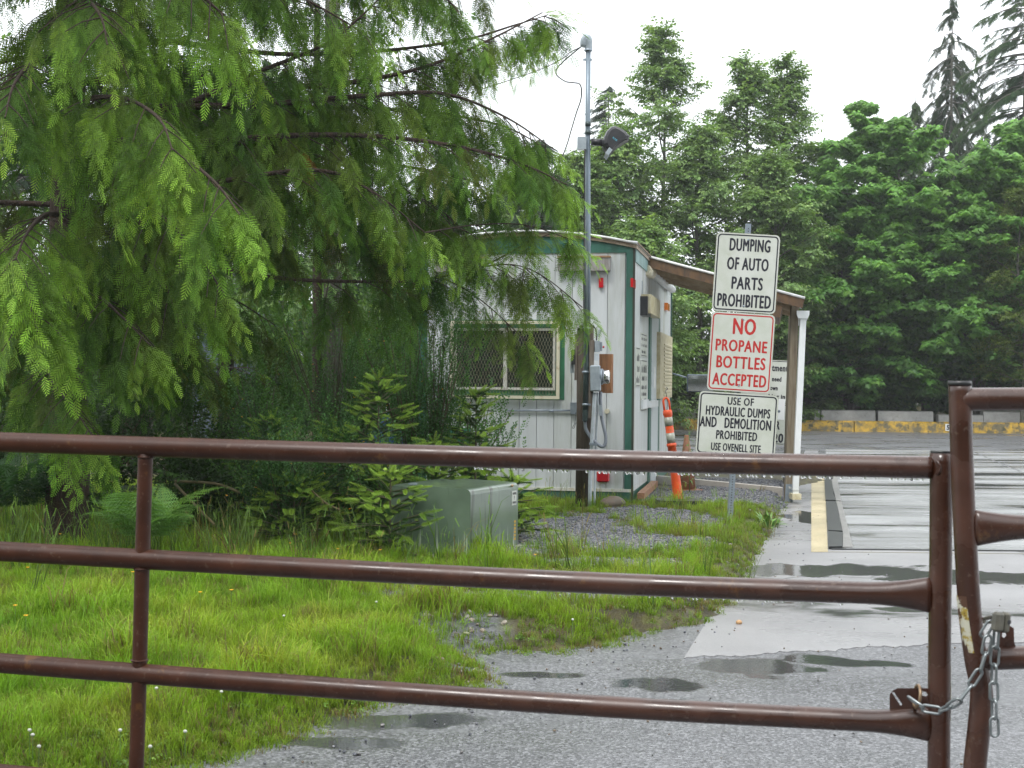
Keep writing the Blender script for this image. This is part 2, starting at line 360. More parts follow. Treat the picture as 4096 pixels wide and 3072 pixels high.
def scatter(name, key, pos, Y, Z, scl, tint, parent=None):
    """instances of leaf meshes: local +Y points along Y, the leaf plane's normal is near Z"""
    pos = np.asarray(pos, float); n = len(pos); Y = np.asarray(Y, float); Z = np.asarray(Z, float)
    Y = Y/np.maximum(np.linalg.norm(Y, axis=1, keepdims=True), 1e-9)
    X = np.cross(Y, Z); l = np.linalg.norm(X, axis=1, keepdims=True); X = np.where(l > 1e-5, X/np.maximum(l, 1e-9), [[1,0,0]]); Z = np.cross(X, Y)
    R20, R21, R22, R10, R00 = X[:,2], Y[:,2], Z[:,2], X[:,1], X[:,0]
    rot = np.stack([np.arctan2(R21, R22), -np.arcsin(np.clip(R20, -1, 1)), np.arctan2(R10, R00)], 1)
    off = np.array(worigin(parent)) if parent else np.zeros(3)
    me = bpy.data.meshes.new(name); me.vertices.add(n); me.vertices.foreach_set('co', (pos-off).astype(np.float32).ravel())
    for nm, ty, fld, dat in (('rot','FLOAT_VECTOR','vector',rot), ('scl','FLOAT','value',np.broadcast_to(scl, (n,))), ('tint','FLOAT_VECTOR','vector',np.broadcast_to(tint, (n,3))),
                             ('pick','INT','value',RNG.integers(0, len(SRC[key]), n))):
        a = me.attributes.new(nm, ty, 'POINT'); a.data.foreach_set(fld, np.ascontiguousarray(dat, dtype=np.int32 if ty == 'INT' else np.float32).ravel())
    o = bpy.data.objects.new(name, me); COL.objects.link(o)
    md = o.modifiers.new('scatter', 'NODES'); md.node_group = gn_group(key, SRC[key])
    o['kind'] = 'stuff'
    if parent: o.parent = parent
    return o
def rnd(a, b): return random.uniform(a, b)

def spray(lm, base, d, side, nrm, Lg, n=9, w=.30, b0=.75, b1=1.15):
    """flat fern-like conifer spray: rachis with alternate toothed side leaflets"""
    base, d, side, nrm = Vector(base), Vector(d).normalized(), Vector(side).normalized(), Vector(nrm).normalized()
    def pt(t): return base + d*(Lg*t) - nrm*(Lg*.22*t*t)
    wd = Lg*.012+.0008
    lm.add([pt(0)-side*wd, pt(0)+side*wd, pt(.6), pt(1)], [(0,1,2),(1,3,2)], [b0*.7, b0*.7, b0, b1])
    for i in range(n):
        t = .06 + .90*i/n; p = pt(t); q = 1 - .75*abs(t-.25)**1.3 if t > .25 else .75 + t
        ln = Lg*w*max(q, .25)*rnd(.85, 1.1)
        for s in (-1, 1):
            a = side*s*.80 + d*.62; a.normalize(); a = a - nrm*rnd(.0, .35); u = d
            tip = p + a*ln; hw = ln*.13
            sh = b0 + (b1-b0)*t; shv = [sh*.85, sh, sh*1.1, sh*1.12, sh]
            mid = p + a*(ln*.45)
            lm.add([p-d*hw*.4, mid-u*hw, tip, mid+u*hw*1.1, p+d*hw*.5], [(0,1,3),(0,3,4),(1,2,3)], shv)
            if ln > .025:
                for k in (.35, .6):
                    c = p + a*(ln*k); e = c + (a*.6+d*.9).normalized()*ln*.34*(1.2-k); lm.add([c-a*hw*.5, e, c+a*hw*.8], [(0,1,2)], sh*1.1)
    return lm
def src_cedar(k):
    """a drooping branchlet with a few separate flat sprays, each with clearly spaced leaflets"""
    random.seed(100+k); lm = LM(); Lg = .42
    pts = [Vector((.03*math.sin(i/7*3+k), Lg*i/7, -.06*(i/7)**2)) for i in range(8)]
    def at(t):
        x = t*7; i = min(int(x), 6); return pts[i].lerp(pts[i+1], x-i)
    for i in range(7):
        a, b2 = pts[i], pts[i+1]; w = .0035*(1-i/8)
        lm.add([a+Vector((w,0,0)), a-Vector((w,0,0)), b2-Vector((w*.8,0,0)), b2+Vector((w*.8,0,0))], [(0,1,2,3)], .45)
    n = 6
    for i in range(n):
        t = .03 + .88*i/n
        for s in (-1, 1):
            ln = (.21*(1-.50*t))*rnd(.75, 1.15)
            ang = math.radians(rnd(26, 48)); tw = rnd(-.6, .6)
            d = Vector((s*math.sin(ang), math.cos(ang), rnd(-.35, .05)))
            nr = Vector((s*tw*.5, rnd(-.2,.2), 1)); side = d.cross(nr)
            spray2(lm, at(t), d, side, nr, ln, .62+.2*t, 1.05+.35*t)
    spray2(lm, at(.97), (0,1,-.2), (1,0,0), (0,.2,1), .17, .9, 1.5)
    return lm.src('cedar_spray', MT['needle'])
def spray2(lm, base, d, side, nrm, Lg, b0, b1):  # darker base to lighter tip: shade between sprays painted into the colour
    kk_ = rnd(.62, 1.25); b0 *= kk_; b1 *= kk_
    base, d, side, nrm = Vector(base), Vector(d).normalized(), Vector(side).normalized(), Vector(nrm).normalized()
    pt = lambda t: base + d*(Lg*t) - nrm*(Lg*.2*t*t)
    lm.add([pt(0)-side*.002, pt(0)+side*.002, pt(.6), pt(1)], [(0,1,2),(1,3,2)], [b0*.7, b0*.7, b0, b1])
    n = max(5, int(Lg/.024)); 
    for i in range(n):
        t = .06 + .9*i/n; q = (1-t)**.55*min(1, .45+2.2*t); ln = .062*q*rnd(.85,1.1)*min(1.2, Lg/.16)
        for s in (-1, 1):
            p = pt(t + (.45/n if s > 0 else 0)); a = (side*s*.74 + d*.70).normalized() - nrm*rnd(0,.22); hw = .0060*(.6+.4*q)
            tip = p + a*ln; m1 = p + a*ln*.45; sh = b0 + (b1-b0)*t
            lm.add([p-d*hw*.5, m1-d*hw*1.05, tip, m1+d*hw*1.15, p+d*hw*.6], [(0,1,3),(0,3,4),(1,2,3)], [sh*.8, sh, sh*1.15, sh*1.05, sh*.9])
            if ln > .035:
                c = p + a*(ln*.4); e = c + (a*.45+d*.9).normalized()*ln*.30; lm.add([c-a*hw*.6, e, c+a*hw], [(0,1,2)], sh*1.05)
                c = p + a*(ln*.62); e = c + (a*.6+d*.8).normalized()*ln*.26; lm.add([c-a*hw*.5, e, c+a*hw*.8], [(0,1,2)], sh*1.1)
def leaf_poly(lm, base, d, nrm, Lg, Wd, sh, fold=.25):
    d = Vector(d).normalized(); nrm = Vector(nrm); side = d.cross(nrm).normalized(); nrm = side.cross(d)
    b = Vector(base); m1 = b + d*Lg*.45 - nrm*Lg*.02; tip = b + d*Lg - nrm*Lg*.15
    a = m1 + side*Wd*.5 + nrm*Wd*fold*.5; c = m1 - side*Wd*.5 + nrm*Wd*fold*.5
    lm.add([b, a, tip, c, m1], [(0,1,4),(1,2,4),(2,3,4),(3,0,4)], [sh*.9, sh, sh*1.1, sh, sh*.95])
def src_broad(k, n=11, Lt=.34, lf=.085, name='leafy_twig'):
    random.seed(200+k); lm = LM(); q = Vector((0,0,0)); dr = Vector((0,1,.1))
    lm.add([(-.003,0,0),(.003,0,0),(0,Lt,0)], [(0,1,2)], .35)
    for i in range(n):
        t = (i+.5)/n; p = Vector((rnd(-.01,.01), Lt*t, rnd(-.02,.02)))
        s = 1 if i % 2 else -1
        d = Vector((s*rnd(.5,1), rnd(.2,.9), rnd(-.55,.15))); nr = Vector((rnd(-.5,.5), rnd(-.5,.5), 1))
        leaf_poly(lm, p, d, nr, lf*rnd(.7,1.2), lf*rnd(.5,.75), rnd(.7,1.2))
    leaf_poly(lm, (0,Lt,0), (0,1,-.3), (0,.3,1), lf, lf*.6, 1.25)
    return lm.src(name, MT['leaf'])
def src_maple(k):
    random.seed(300+k); lm = LM()
    out_ = [(0,0),(.22,-.12),(.50,.06),(.34,.22),(.52,.52),(.26,.50),(.16,.62),(0,1.0),(-.16,.62),(-.26,.50),(-.52,.52),(-.34,.22),(-.50,.06),(-.22,-.12)]
    n = 8
    for i in range(n):
        a = 2*PI*i/n + rnd(-.3,.3); top = (i >= n-2)
        r = rnd(.07,.17) if not top else .03; S = rnd(.13,.19) if not top else .09
        el = rnd(-.1,.25); d = Vector((math.cos(a), math.sin(a), el)); base = Vector((math.cos(a)*r, math.sin(a)*r, rnd(-.05,.04) + (.05 if top else 0)))
        lm.add([(0,0,-.02),(0,.003,-.02),base], [(0,1,2)], .5)
        dd = Vector((math.cos(a), math.sin(a), -rnd(.25,.9))).normalized(); side = dd.cross(Vector((0,0,1))).normalized(); nr = side.cross(dd)
        sh = rnd(.75,1.1) if not top else 1.5
        vs = [base + dd*(y*S) + side*(x*S) + nr*(-abs(x)*S*.35 - y*y*S*.15) for x, y in out_] + [base + dd*(.3*S)]
        m_ = len(out_); lm.add(vs, [(j, (j+1) % m_, m_) for j in range(m_)], sh)
    return lm.src('maple_rosette', MT['leaf'])
def src_fir(k):
    random.seed(400+k); lm = LM(); Lg = .9
    for i in range(6):
        y0, y1 = Lg*i/6, Lg*(i+1)/6; w = .008*(1-i/7)
        lm.add([(-w,y0,-.1*(i/6)**2),(w,y0,-.1*(i/6)**2),(w,y1,-.1*((i+1)/6)**2),(-w,y1,-.1*((i+1)/6)**2)], [(0,1,2,3)], .4)
    for i in range(22):
        t = .05+.93*i/22; p = Vector((0, Lg*t, -.1*t*t))
        for s in (-1,1):
            ln = .32*(1-.7*t)*rnd(.7,1.2); d = Vector((s*.75, .6, -rnd(.3,1.1))).normalized()
            side = d.cross(Vector((0,0,1))).normalized()
            m_ = 5; vs = []; fs = []
            for j in range(m_):
                c = p + d*ln*j/m_ - Vector((0,0,.25*ln*(j/m_)**2)); hw = .022*(1-j/m_*.5)
                e = c + d*ln*.22
                b_ = len(vs); vs += [c, e+side*hw, e-side*hw, c+d*ln*.3-Vector((0,0,.02))]; fs += [(b_, b_+1, b_+3), (b_, b_+3, b_+2)]
            lm.add(vs, fs, rnd(.7,1.0)+.25*t)
    return lm.src('fir_bough', MT['needle'])
def src_shoot(k):
    random.seed(500+k); lm = LM(); Lg = .125
    lm.add([(-.003,0,0),(.003,0,0),(0,Lg,0)], [(0,1,2)], .5); lm.add([(0,0,-.003),(0,0,.003),(0,Lg,0)], [(0,1,2)], .5)
    for i in range(95):
        t = (i+.5)/95; a = i*2.399; p = Vector((0, Lg*t, 0)); rad = Vector((math.cos(a), 0, math.sin(a)*.75))
        d = (rad*.85 + Vector((0,.45+.6*t,0))).normalized(); ln = .029*(1-.45*max(0,t-.6)/.4)*rnd(.85,1.15)
        sd_ = d.cross(Vector((0,1,0))).normalized()*.0022
        lm.add([p+sd_, p-sd_, p+d*ln], [(0,1,2)], [.45,.45,1.35])  # needle shading painted in: dark at the base, bright at the tip
    return lm.src('needle_shoot', MT['needle'])
def src_broom(k):
    random.seed(600+k); lm = LM()
    for j in range(5):
        a = rnd(0, 2*PI); sp_ = rnd(.08,.45); Lg = rnd(.3,.5); p = Vector((0, rnd(0,.08), 0)); d = Vector((math.cos(a)*sp_, 1, math.sin(a)*sp_)).normalized()
        w = .0022; sd_ = d.orthogonal().normalized()
        lm.add([p-sd_*w, p+sd_*w, p+d*Lg], [(0,1,2)], .7)
        for i in range(10):
            t = .12+.86*i/10; q = p + d*(Lg*t) + Vector((0,0,0)); a2 = rnd(0,2*PI); rr = d.orthogonal().normalized(); rr.rotate(Matrix.Rotation(a2, 3, d))
            e = (rr*.9 + d*.7).normalized(); ln = rnd(.014,.028); s2 = e.cross(d).normalized()*ln*.32
            lm.add([q, q+e*ln*.6+s2, q+e*ln, q+e*ln*.6-s2], [(0,1,2,3)], rnd(.7,1.25))
    return lm.src('broom_twig', MT['leaf'])
def src_tuft(k, n=15, H=.20, spread=.06, w=.0026, lean=.75, heads=False):
    random.seed(700+k); lm = LM()
    for i in range(n):
        a = rnd(0,2*PI); r = spread*math.sqrt(random.random()); p = Vector((math.cos(a)*r, math.sin(a)*r, 0)); h = H*rnd(.45,1.1); b_ = rnd(0, 2*PI); ln = rnd(.15,lean)*h
        dx = Vector((math.cos(b_), math.sin(b_), 0)); sd_ = Vector((-math.sin(b_), math.cos(b_), 0)).lerp(Vector((1,0,0)), .3).normalized()*w*rnd(.6,1.3)
        pts = [p, p+Vector((0,0,h*.4))+dx*ln*.15, p+Vector((0,0,h*.78))+dx*ln*.5, p+Vector((0,0,h*(1-.15*lean)))+dx*ln]
        lm.add([pts[0]-sd_, pts[0]+sd_, pts[1]-sd_*.9, pts[1]+sd_*.9, pts[2]-sd_*.6, pts[2]+sd_*.6, pts[3]], [(0,1,3,2),(2,3,5,4),(4,5,6)], [.55,.55,.8,.8,1.05,1.05,1.25])
        if heads and i < 3:
            for j in range(6):
                c = pts[3]-dx*0.012*j*.4+Vector((0,0,-.012*j)); lm.add([c, c+Vector((.006,0,.014)), c+Vector((-.006,.002,.016))], [(0,1,2)], 1.9)
    return lm.src('grass_tuft', MT['grass'])
def src_pebble(k):
    random.seed(800+k); lm = LM(); mb = MB(); mb.sphere((0,0,0), 1, 6, 4, (rnd(.7,1),rnd(.6,1),rnd(.4,.7)))
    vs = [Vector(v)*rnd(.85,1.12) for v in mb.v]; lm.add(vs, mb.f, [rnd(.9,1.1) for _ in vs]); return lm.src('pebble', MT['pebble'])
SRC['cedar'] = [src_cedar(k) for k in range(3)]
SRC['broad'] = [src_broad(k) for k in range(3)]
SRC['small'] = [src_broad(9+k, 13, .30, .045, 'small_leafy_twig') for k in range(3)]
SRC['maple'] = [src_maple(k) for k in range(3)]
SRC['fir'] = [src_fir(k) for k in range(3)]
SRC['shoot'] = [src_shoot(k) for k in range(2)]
SRC['broom'] = [src_broom(k) for k in range(3)]
SRC['tuft'] = [src_tuft(k) for k in range(4)] + [src_tuft(4, 13, .22, .06, .0032, .9)]
SRC['tall'] = [src_tuft(10+k, 9, .52, .07, .0034, .8, True) for k in range(3)]
SRC['moss'] = [src_tuft(20+k, 16, .055, .05, .0034, .8) for k in range(3)]
SRC['pebble'] = [src_pebble(k) for k in range(4)]
random.seed(11)

def vn2(x, y, s, seed=0):
    """smooth 2-D noise 0..1"""
    r = 0; a = 1; tot = 0
    for o in range(3):
        k = s*(2**o); r = r + a*(np.sin(x*k*1.7+seed*1.3+o*2.1+1.9*np.sin(y*k*1.1+seed))*np.cos(y*k*1.9-seed*.7+o+1.7*np.sin(x*k*.8+o))); tot += a; a *= .55
    return .5+.5*r/tot

# ------------------------------------------------------------------ ground
ZR = -0.12                                           # level of the roadway; the grass island is at 0
ISL = [G(*p, ZR).to_2d() for p in [(-900,3500),(948,3054),(1232,2978),(1400,2890),(1620,2830),(1850,2780),(2060,2735),(1990,2670),(1930,2625),(2293,2625),(2431,2600),(2637,2545),(2740,2520),(2860,2496),
       (2946,2418),(3006,2315),(3075,2178),(3118,2090),(3160,2020),(3200,1950)]] + [Vector(q) for q in ((4.9,21),(1.9,22.4),(-1.5,23.5),(-5,42),(-140,60),(-140,-30),(-4,-30))]
def poly_sd(x, y, poly):
    x = np.asarray(x, float); y = np.asarray(y, float); d = np.full(x.shape, 1e9); ins = np.zeros(x.shape, bool); n = len(poly)
    for i in range(n):
        ax, ay = poly[i]; bx, by = poly[(i+1) % n]; ex, ey = bx-ax, by-ay
        t = np.clip(((x-ax)*ex+(y-ay)*ey)/(ex*ex+ey*ey), 0, 1); d = np.minimum(d, np.hypot(x-ax-t*ex, y-ay-t*ey))
        c = ((ay > y) != (by > y)) & (x < (bx-ax)*(y-ay)/np.where(by == ay, 1e-9, by-ay)+ax); ins ^= c
    return np.where(ins, d, -d)
BARX = lambda y: 0
def sst(a, b, x):
    t = np.clip((x-a)/(b-a), 0, 1); return t*t*(3-2*t)
def zground(x, y):
    x = np.asarray(x, float); y = np.asarray(y, float)
    d = poly_sd(x, y, ISL) + (vn2(x, y, 5.0, 3)-.5)*.14
    h = ZR - .03 + (.03 - ZR)*sst(-.04, np.where(y < 8.2, .60, .30), d)*(1 + .12*(vn2(x, y, 1.3)-.5)) + (.05*(vn2(x, y, .8, 5)-.5) + .012*(vn2(x, y, 9, 2)-.5))*sst(.3, 1.5, d)*(y < 30)
    far = sst(43.6, 46, y + .02*x); h = h*(1-far) + far*(.15 + .5*vn2(x, y, .12, 4))
    return h
xs = np.unique(np.concatenate([np.arange(-150,-12,6.0), np.arange(-12,-5,.3), np.arange(-5,5.6,.06), np.arange(5.6,14,.5), np.arange(14,160,6.0)]))
ys = np.unique(np.concatenate([np.arange(-40,2,3.0), np.arange(2,4,.3), np.arange(4,18,.06), np.arange(18,26,.15), np.arange(26,60,.8), np.arange(60,400,12.0)]))
def sheet(name, xs, ys, zf, mat):
    X, Y = np.meshgrid(xs, ys); Z = zf(X, Y); nx, ny = len(xs), len(ys)
    me = bpy.data.meshes.new(name); co = np.stack([X, Y, Z], -1).reshape(-1, 3)
    i = np.arange(nx-1)[None, :] + np.arange(ny-1)[:, None]*nx; q = np.stack([i, i+1, i+1+nx, i+nx], -1).reshape(-1, 4)
    me.vertices.add(len(co)); me.vertices.foreach_set('co', co.astype(np.float32).ravel()); me.loops.add(q.size); me.loops.foreach_set('vertex_index', q.ravel().astype(np.int32))
    me.polygons.add(len(q)); me.polygons.foreach_set('loop_start', np.arange(0, q.size, 4, dtype=np.int32)); me.polygons.foreach_set('loop_total', np.full(len(q), 4, np.int32)); me.polygons.foreach_set('use_smooth', np.ones(len(q), bool))
    me.update(); me.materials.append(mat); o = bpy.data.objects.new(name, me); COL.objects.link(o); o['kind'] = 'structure'; return o
# gravel patches (world ellipses): x, y, rx, ry, angle
GR = []
def gpatch(px, py, rx, ry, ang=0, dens=1.0, z=0.0): p = G(px, py, z); GR.append((p.x, p.y, rx, ry, ang, dens))
gpatch(2260,2110,.68,1.5,-.1); gpatch(2480,2165,.75,.8,0,1); gpatch(2640,2070,.6,1.3,.1,.9); gpatch(2100,2180,.35,.9,0,.8); gpatch(2470,2255,.55,.30,0,.9)
gpatch(2800,1990,1.1,1.1,0,1.0,-.03); gpatch(2960,1965,.9,1.6,0,1.0,-.08); gpatch(2200,2375,.50,.36,.1,.8); gpatch(1800,2480,.36,.34,.2,.72); gpatch(1700,2380,.35,.4,0,.55); gpatch(2010,2640,.35,.12,0,.8,-.05)
def gravel_mask(x, y):
    x = np.asarray(x, float); y = np.asarray(y, float); m = np.zeros(x.shape)
    for cx, cy, rx, ry, a, de in GR:
        dx, dy = x-cx, y-cy; u = (dx*math.cos(a)+dy*math.sin(a))/rx; v = (-dx*math.sin(a)+dy*math.cos(a))/ry
        r = np.sqrt(u*u+v*v) + (vn2(x, y, 3.1, 8)-.5)*.7
        m = np.maximum(m, de*(1-sst(.75, 1.12, r)))
    return m
def mat_ground():
    m, t, b = newmat('soil_moss_gravel'); b.inputs['Roughness'].default_value = .6; b.inputs['Specular IOR Level'].default_value = .3
    g = N(t, 'ShaderNodeNewGeometry'); a = N(t, 'ShaderNodeAttribute', attribute_type='GEOMETRY', attribute_name='gravel')
    def noise(s, d=5):
        n = N(t, 'ShaderNodeTexNoise'); n.inputs['Scale'].default_value = s; n.inputs['Detail'].default_value = d; t.links.new(g.outputs['Position'], n.inputs['Vector']); return n
    n1 = noise(7); n2 = noise(1.6)
    r = N(t, 'ShaderNodeValToRGB'); e = r.color_ramp.elements; e[0].position = .3; e[0].color = (.028,.026,.014,1); e[1].position = .7; e[1].color = (.09,.10,.02,1); x = e.new(.5); x.color = (.06,.052,.022,1)
    t.links.new(n1.outputs[0], r.inputs[0])
    vo = N(t, 'ShaderNodeTexVoronoi'); vo.inputs['Scale'].default_value = 55; t.links.new(g.outputs['Position'], vo.inputs['Vector'])
    rv = N(t, 'ShaderNodeValToRGB'); e = rv.color_ramp.elements; e[0].position = 0; e[0].color = (.045,.05,.06,1); e[1].position = 1; e[1].color = (.14,.15,.165,1)
    sp = N(t, 'ShaderNodeSeparateColor'); t.links.new(vo.outputs['Color'], sp.inputs[0]); t.links.new(sp.outputs[0], rv.inputs[0])
    mx = N(t, 'ShaderNodeMix', data_type='RGBA'); t.links.new(a.outputs['Fac'], mx.inputs[0]); t.links.new(r.outputs[0], mx.inputs[6]); t.links.new(rv.outputs[0], mx.inputs[7])
    t.links.new(mx.outputs[2], b.inputs['Base Color'])
    bp = N(t, 'ShaderNodeBump'); bp.inputs['Strength'].default_value = .7; bp.inputs['Distance'].default_value = .012; t.links.new(vo.outputs['Distance'], bp.inputs['Height']); t.links.new(bp.outputs[0], b.inputs['Normal'])
    return m
ground = sheet('ground', xs, ys, zground, mat_ground())
co = np.empty(len(ground.data.vertices)*3, np.float32); ground.data.vertices.foreach_get('co', co); co = co.reshape(-1, 3)
at = ground.data.attributes.new('gravel', 'FLOAT', 'POINT'); at.data.foreach_set('value', gravel_mask(co[:,0], co[:,1]).astype(np.float32))

def mat_wet(name, base, base2, agg, rlo, rhi, pud, pscale, pstretch, pcut, pw=.05, aggb=.5, spec=.5, crack=None, drk=.55, soft=.22, spots=()):
    """wet paving: aggregate, damp sheen and standing puddles"""
    m, t, b = newmat(name); g = N(t, 'ShaderNodeNewGeometry'); b.inputs['Specular IOR Level'].default_value = spec
    def mapped(st, loc=(0,0,0)):
        mp = N(t, 'ShaderNodeMapping'); mp.inputs['Scale'].default_value = st; mp.inputs['Location'].default_value = loc; t.links.new(g.outputs['Position'], mp.inputs[0]); return mp.outputs[0]
    def noise(s, d=5, v=None, ro=.55):
        n = N(t, 'ShaderNodeTexNoise'); n.inputs['Scale'].default_value = s; n.inputs['Detail'].default_value = d; n.inputs['Roughness'].default_value = ro; t.links.new(v or g.outputs['Position'], n.inputs['Vector']); return n.outputs[0]
    def rng(v, a, z, lo=0, hi=1):
        r = N(t, 'ShaderNodeMapRange'); r.inputs['From Min'].default_value = a; r.inputs['From Max'].default_value = z; r.inputs['To Min'].default_value = lo; r.inputs['To Max'].default_value = hi; t.links.new(v, r.inputs[0]); return r.outputs[0]
    def mix(f, a, c):
        mx = N(t, 'ShaderNodeMix', data_type='RGBA')
        for s, q in ((0, f), (6, a), (7, c)):
            if isinstance(q, tuple): mx.inputs[s].default_value = c4(q)
            else: t.links.new(q, mx.inputs[s])
        return mx.outputs[2]
    vo = N(t, 'ShaderNodeTexVoronoi'); vo.inputs['Scale'].default_value = agg; t.links.new(g.outputs['Position'], vo.inputs['Vector'])
    sp = N(t, 'ShaderNodeSeparateColor'); t.links.new(vo.outputs['Color'], sp.inputs[0])
    col = mix(rng(noise(1.1, 6), .35, .65), base, base2)
    stone = mix(rng(sp.outputs[0], 0, 1), tuple(q*(1-aggb) for q in base), tuple(min(1, q*(1+aggb*1.5)) for q in base2))
    col = mix(aggb*.9, col, stone) if False else mix(rng(sp.outputs[1], .35, .36, 0, aggb), col, stone)
    pn = noise(pscale, 5, mapped(pstretch), .6); pm = rng(pn, pcut, pcut+pw)
    for (ex_, ey_, rx_, ry_) in spots:
        sb_ = N(t, 'ShaderNodeVectorMath', operation='SUBTRACT'); sb_.inputs[1].default_value = (ex_, ey_, ZR); t.links.new(g.outputs['Position'], sb_.inputs[0])
        dv_ = N(t, 'ShaderNodeVectorMath', operation='DIVIDE'); dv_.inputs[1].default_value = (rx_, ry_, 1); t.links.new(sb_.outputs[0], dv_.inputs[0])
        le_ = N(t, 'ShaderNodeVectorMath', operation='LENGTH'); t.links.new(dv_.outputs[0], le_.inputs[0])
        ad_ = N(t, 'ShaderNodeMath', operation='MULTIPLY_ADD'); t.links.new(noise(3.2, 6), ad_.inputs[0]); ad_.inputs[1].default_value = 2.2; t.links.new(le_.outputs['Value'], ad_.inputs[2])
        mx_ = N(t, 'ShaderNodeMath', operation='MAXIMUM'); t.links.new(pm, mx_.inputs[0]); t.links.new(rng(ad_.outputs[0], 2.10, 1.86), mx_.inputs[1]); pm = mx_.outputs[0]
    damp = rng(pn, pcut-soft, pcut)
    col = mix(pm, col, tuple(q*drk for q in base))
    if crack:
        wv = N(t, 'ShaderNodeTexVoronoi', feature='DISTANCE_TO_EDGE'); wv.inputs['Scale'].default_value = crack
        dv = N(t, 'ShaderNodeVectorMath', operation='ADD'); nn = N(t, 'ShaderNodeTexNoise'); nn.inputs['Scale'].default_value = 2.5; nn.inputs['Detail'].default_value = 6; t.links.new(g.outputs['Position'], nn.inputs['Vector'])
        sc_ = N(t, 'ShaderNodeVectorMath', operation='SCALE'); sc_.inputs['Scale'].default_value = .8; t.links.new(nn.outputs['Color'], sc_.inputs[0]); t.links.new(g.outputs['Position'], dv.inputs[0]); t.links.new(sc_.outputs[0], dv.inputs[1]); t.links.new(dv.outputs[0], wv.inputs['Vector'])
        col = mix(rng(wv.outputs['Distance'], .0, .006, .85, 0), col, tuple(q*.3 for q in base))
    t.links.new(col, b.inputs['Base Color'])
    ro = N(t, 'ShaderNodeMix'); t.links.new(damp, ro.inputs[0]); ro.inputs[2].default_value = rhi; ro.inputs[3].default_value = rlo
    r2 = N(t, 'ShaderNodeMix'); t.links.new(pm, r2.inputs[0]); t.links.new(ro.outputs[0], r2.inputs[2]); r2.inputs[3].default_value = .035; t.links.new(r2.outputs[0], b.inputs['Roughness'])
    hb = N(t, 'ShaderNodeMath', operation='MULTIPLY_ADD'); t.links.new(vo.outputs['Distance'], hb.inputs[0]); hb.inputs[1].default_value = .5; t.links.new(noise(agg*1.7, 2), hb.inputs[2])
    bp = N(t, 'ShaderNodeBump'); bp.inputs['Distance'].default_value = pud; iv = N(t, 'ShaderNodeMath', operation='SUBTRACT'); iv.inputs[0].default_value = 1; t.links.new(pm, iv.inputs[1]); t.links.new(iv.outputs[0], bp.inputs['Strength'])
    t.links.new(hb.outputs[0], bp.inputs['Height'])
    rp = N(t, 'ShaderNodeBump'); rp.inputs['Distance'].default_value = .0015; rp.inputs['Strength'].default_value = .35; t.links.new(noise(38, 2), rp.inputs['Height']); t.links.new(bp.outputs[0], rp.inputs['Normal'])
    t.links.new(rp.outputs[0], b.inputs['Normal']); return m
def spot(px, py, rx, ry): p = G(px, py, ZR); return (p.x, p.y, rx, ry)
SPA = [spot(2610,2735,.26,.20), spot(3050,2665,.35,.28), spot(3260,2640,.3,.16), spot(1560,2885,.45,.16), spot(1330,2970,.35,.10), spot(2150,2700,.30,.10), spot(3480,2655,.35,.10)]
SPC = [spot(3350,2285,.9,.42), spot(3900,2310,1.0,.40), spot(3250,2075,.30,.9), spot(3680,2440,.3,.12)]
MT['asphalt'] = mat_wet('wet_asphalt', (.080,.083,.088), (.130,.133,.140), 95, .15, .44, .0035, .55, (1,1.5,1), .64, .08, .75, drk=.62, spots=SPA)
MT['slab'] = mat_wet('wet_concrete', (.205,.205,.21), (.28,.28,.285), 130, .22, .42, .0016, .42, (.8,1.5,1), .61, .05, .25, crack=.16, drk=.4, spots=SPC)
MT['deck'] = mat_wet('wet_scale_deck', (.27,.28,.285), (.36,.37,.375), 120, .14, .38, .0016, .9, (.30,1.3,1), .555, .05, .2, drk=.40)
MT['line'] = mat_wet('worn_yellow_line', (.36,.30,.17), (.52,.45,.28), 120, .25, .45, .001, .9, (.30,1.5,1), .66, .05, .4, drk=.35)
asph = sheet('asphalt', np.array([-60,-6,0,6,70.]), np.array([-30,0,5,10,20,30,47.]), lambda x, y: np.full(x.shape, ZR), MT['asphalt'])
def flat(name, pts, z, th, mat, parent=None):
    mb = MB(); mb.prism([(p[0], p[1]) for p in pts], z-th, z); o = mb.build(name, mat, parent); 
    if not parent: o['kind'] = 'structure'
    return o
e0 = G(2735,2636,ZR); e1 = G(3711,2579,ZR); RD = .2178
ln = lambda X0, Y0, Y, k=RD: X0 + k*(Y-Y0)
J0 = G(3316,2200,ZR)                               # near left corner of the scale deck
yD = J0.y; yE = 31.0
fr = [(e0.x, e0.y)]
for i in range(1, 61): u = i/60; fr.append((e0.x + (e1.x-e0.x)*u, e0.y + (e1.y-e0.y)*u + .03*math.sin(i*.32) + .016*math.sin(i*1.7) + rnd(-.012,.012)))
fr.append((12, e0.y + (e1.y-e0.y)*(12-e0.x)/(e1.x-e0.x)*.4))
flat('concrete_apron', fr + [(13.2, yD-.03), (2.63, yD-.0)] + [(e0.x+.25*(yD-e0.y), yD)], ZR+.005, .1, MT['slab'])
flat('concrete_edge_strip', [(e0.x+.25*(yD-e0.y), yD+.004), (ln(2.83,yD,yD+.004), yD+.004), (ln(2.83,yD,yE), yE), (e0.x+.25*(yE-e0.y)-.2, yE)], ZR+.005, .1, MT['slab'])
MT['edgep'] = pmat('damp_edge_plate', (.24,.235,.225), .4, (.15,.15,.14), 12)
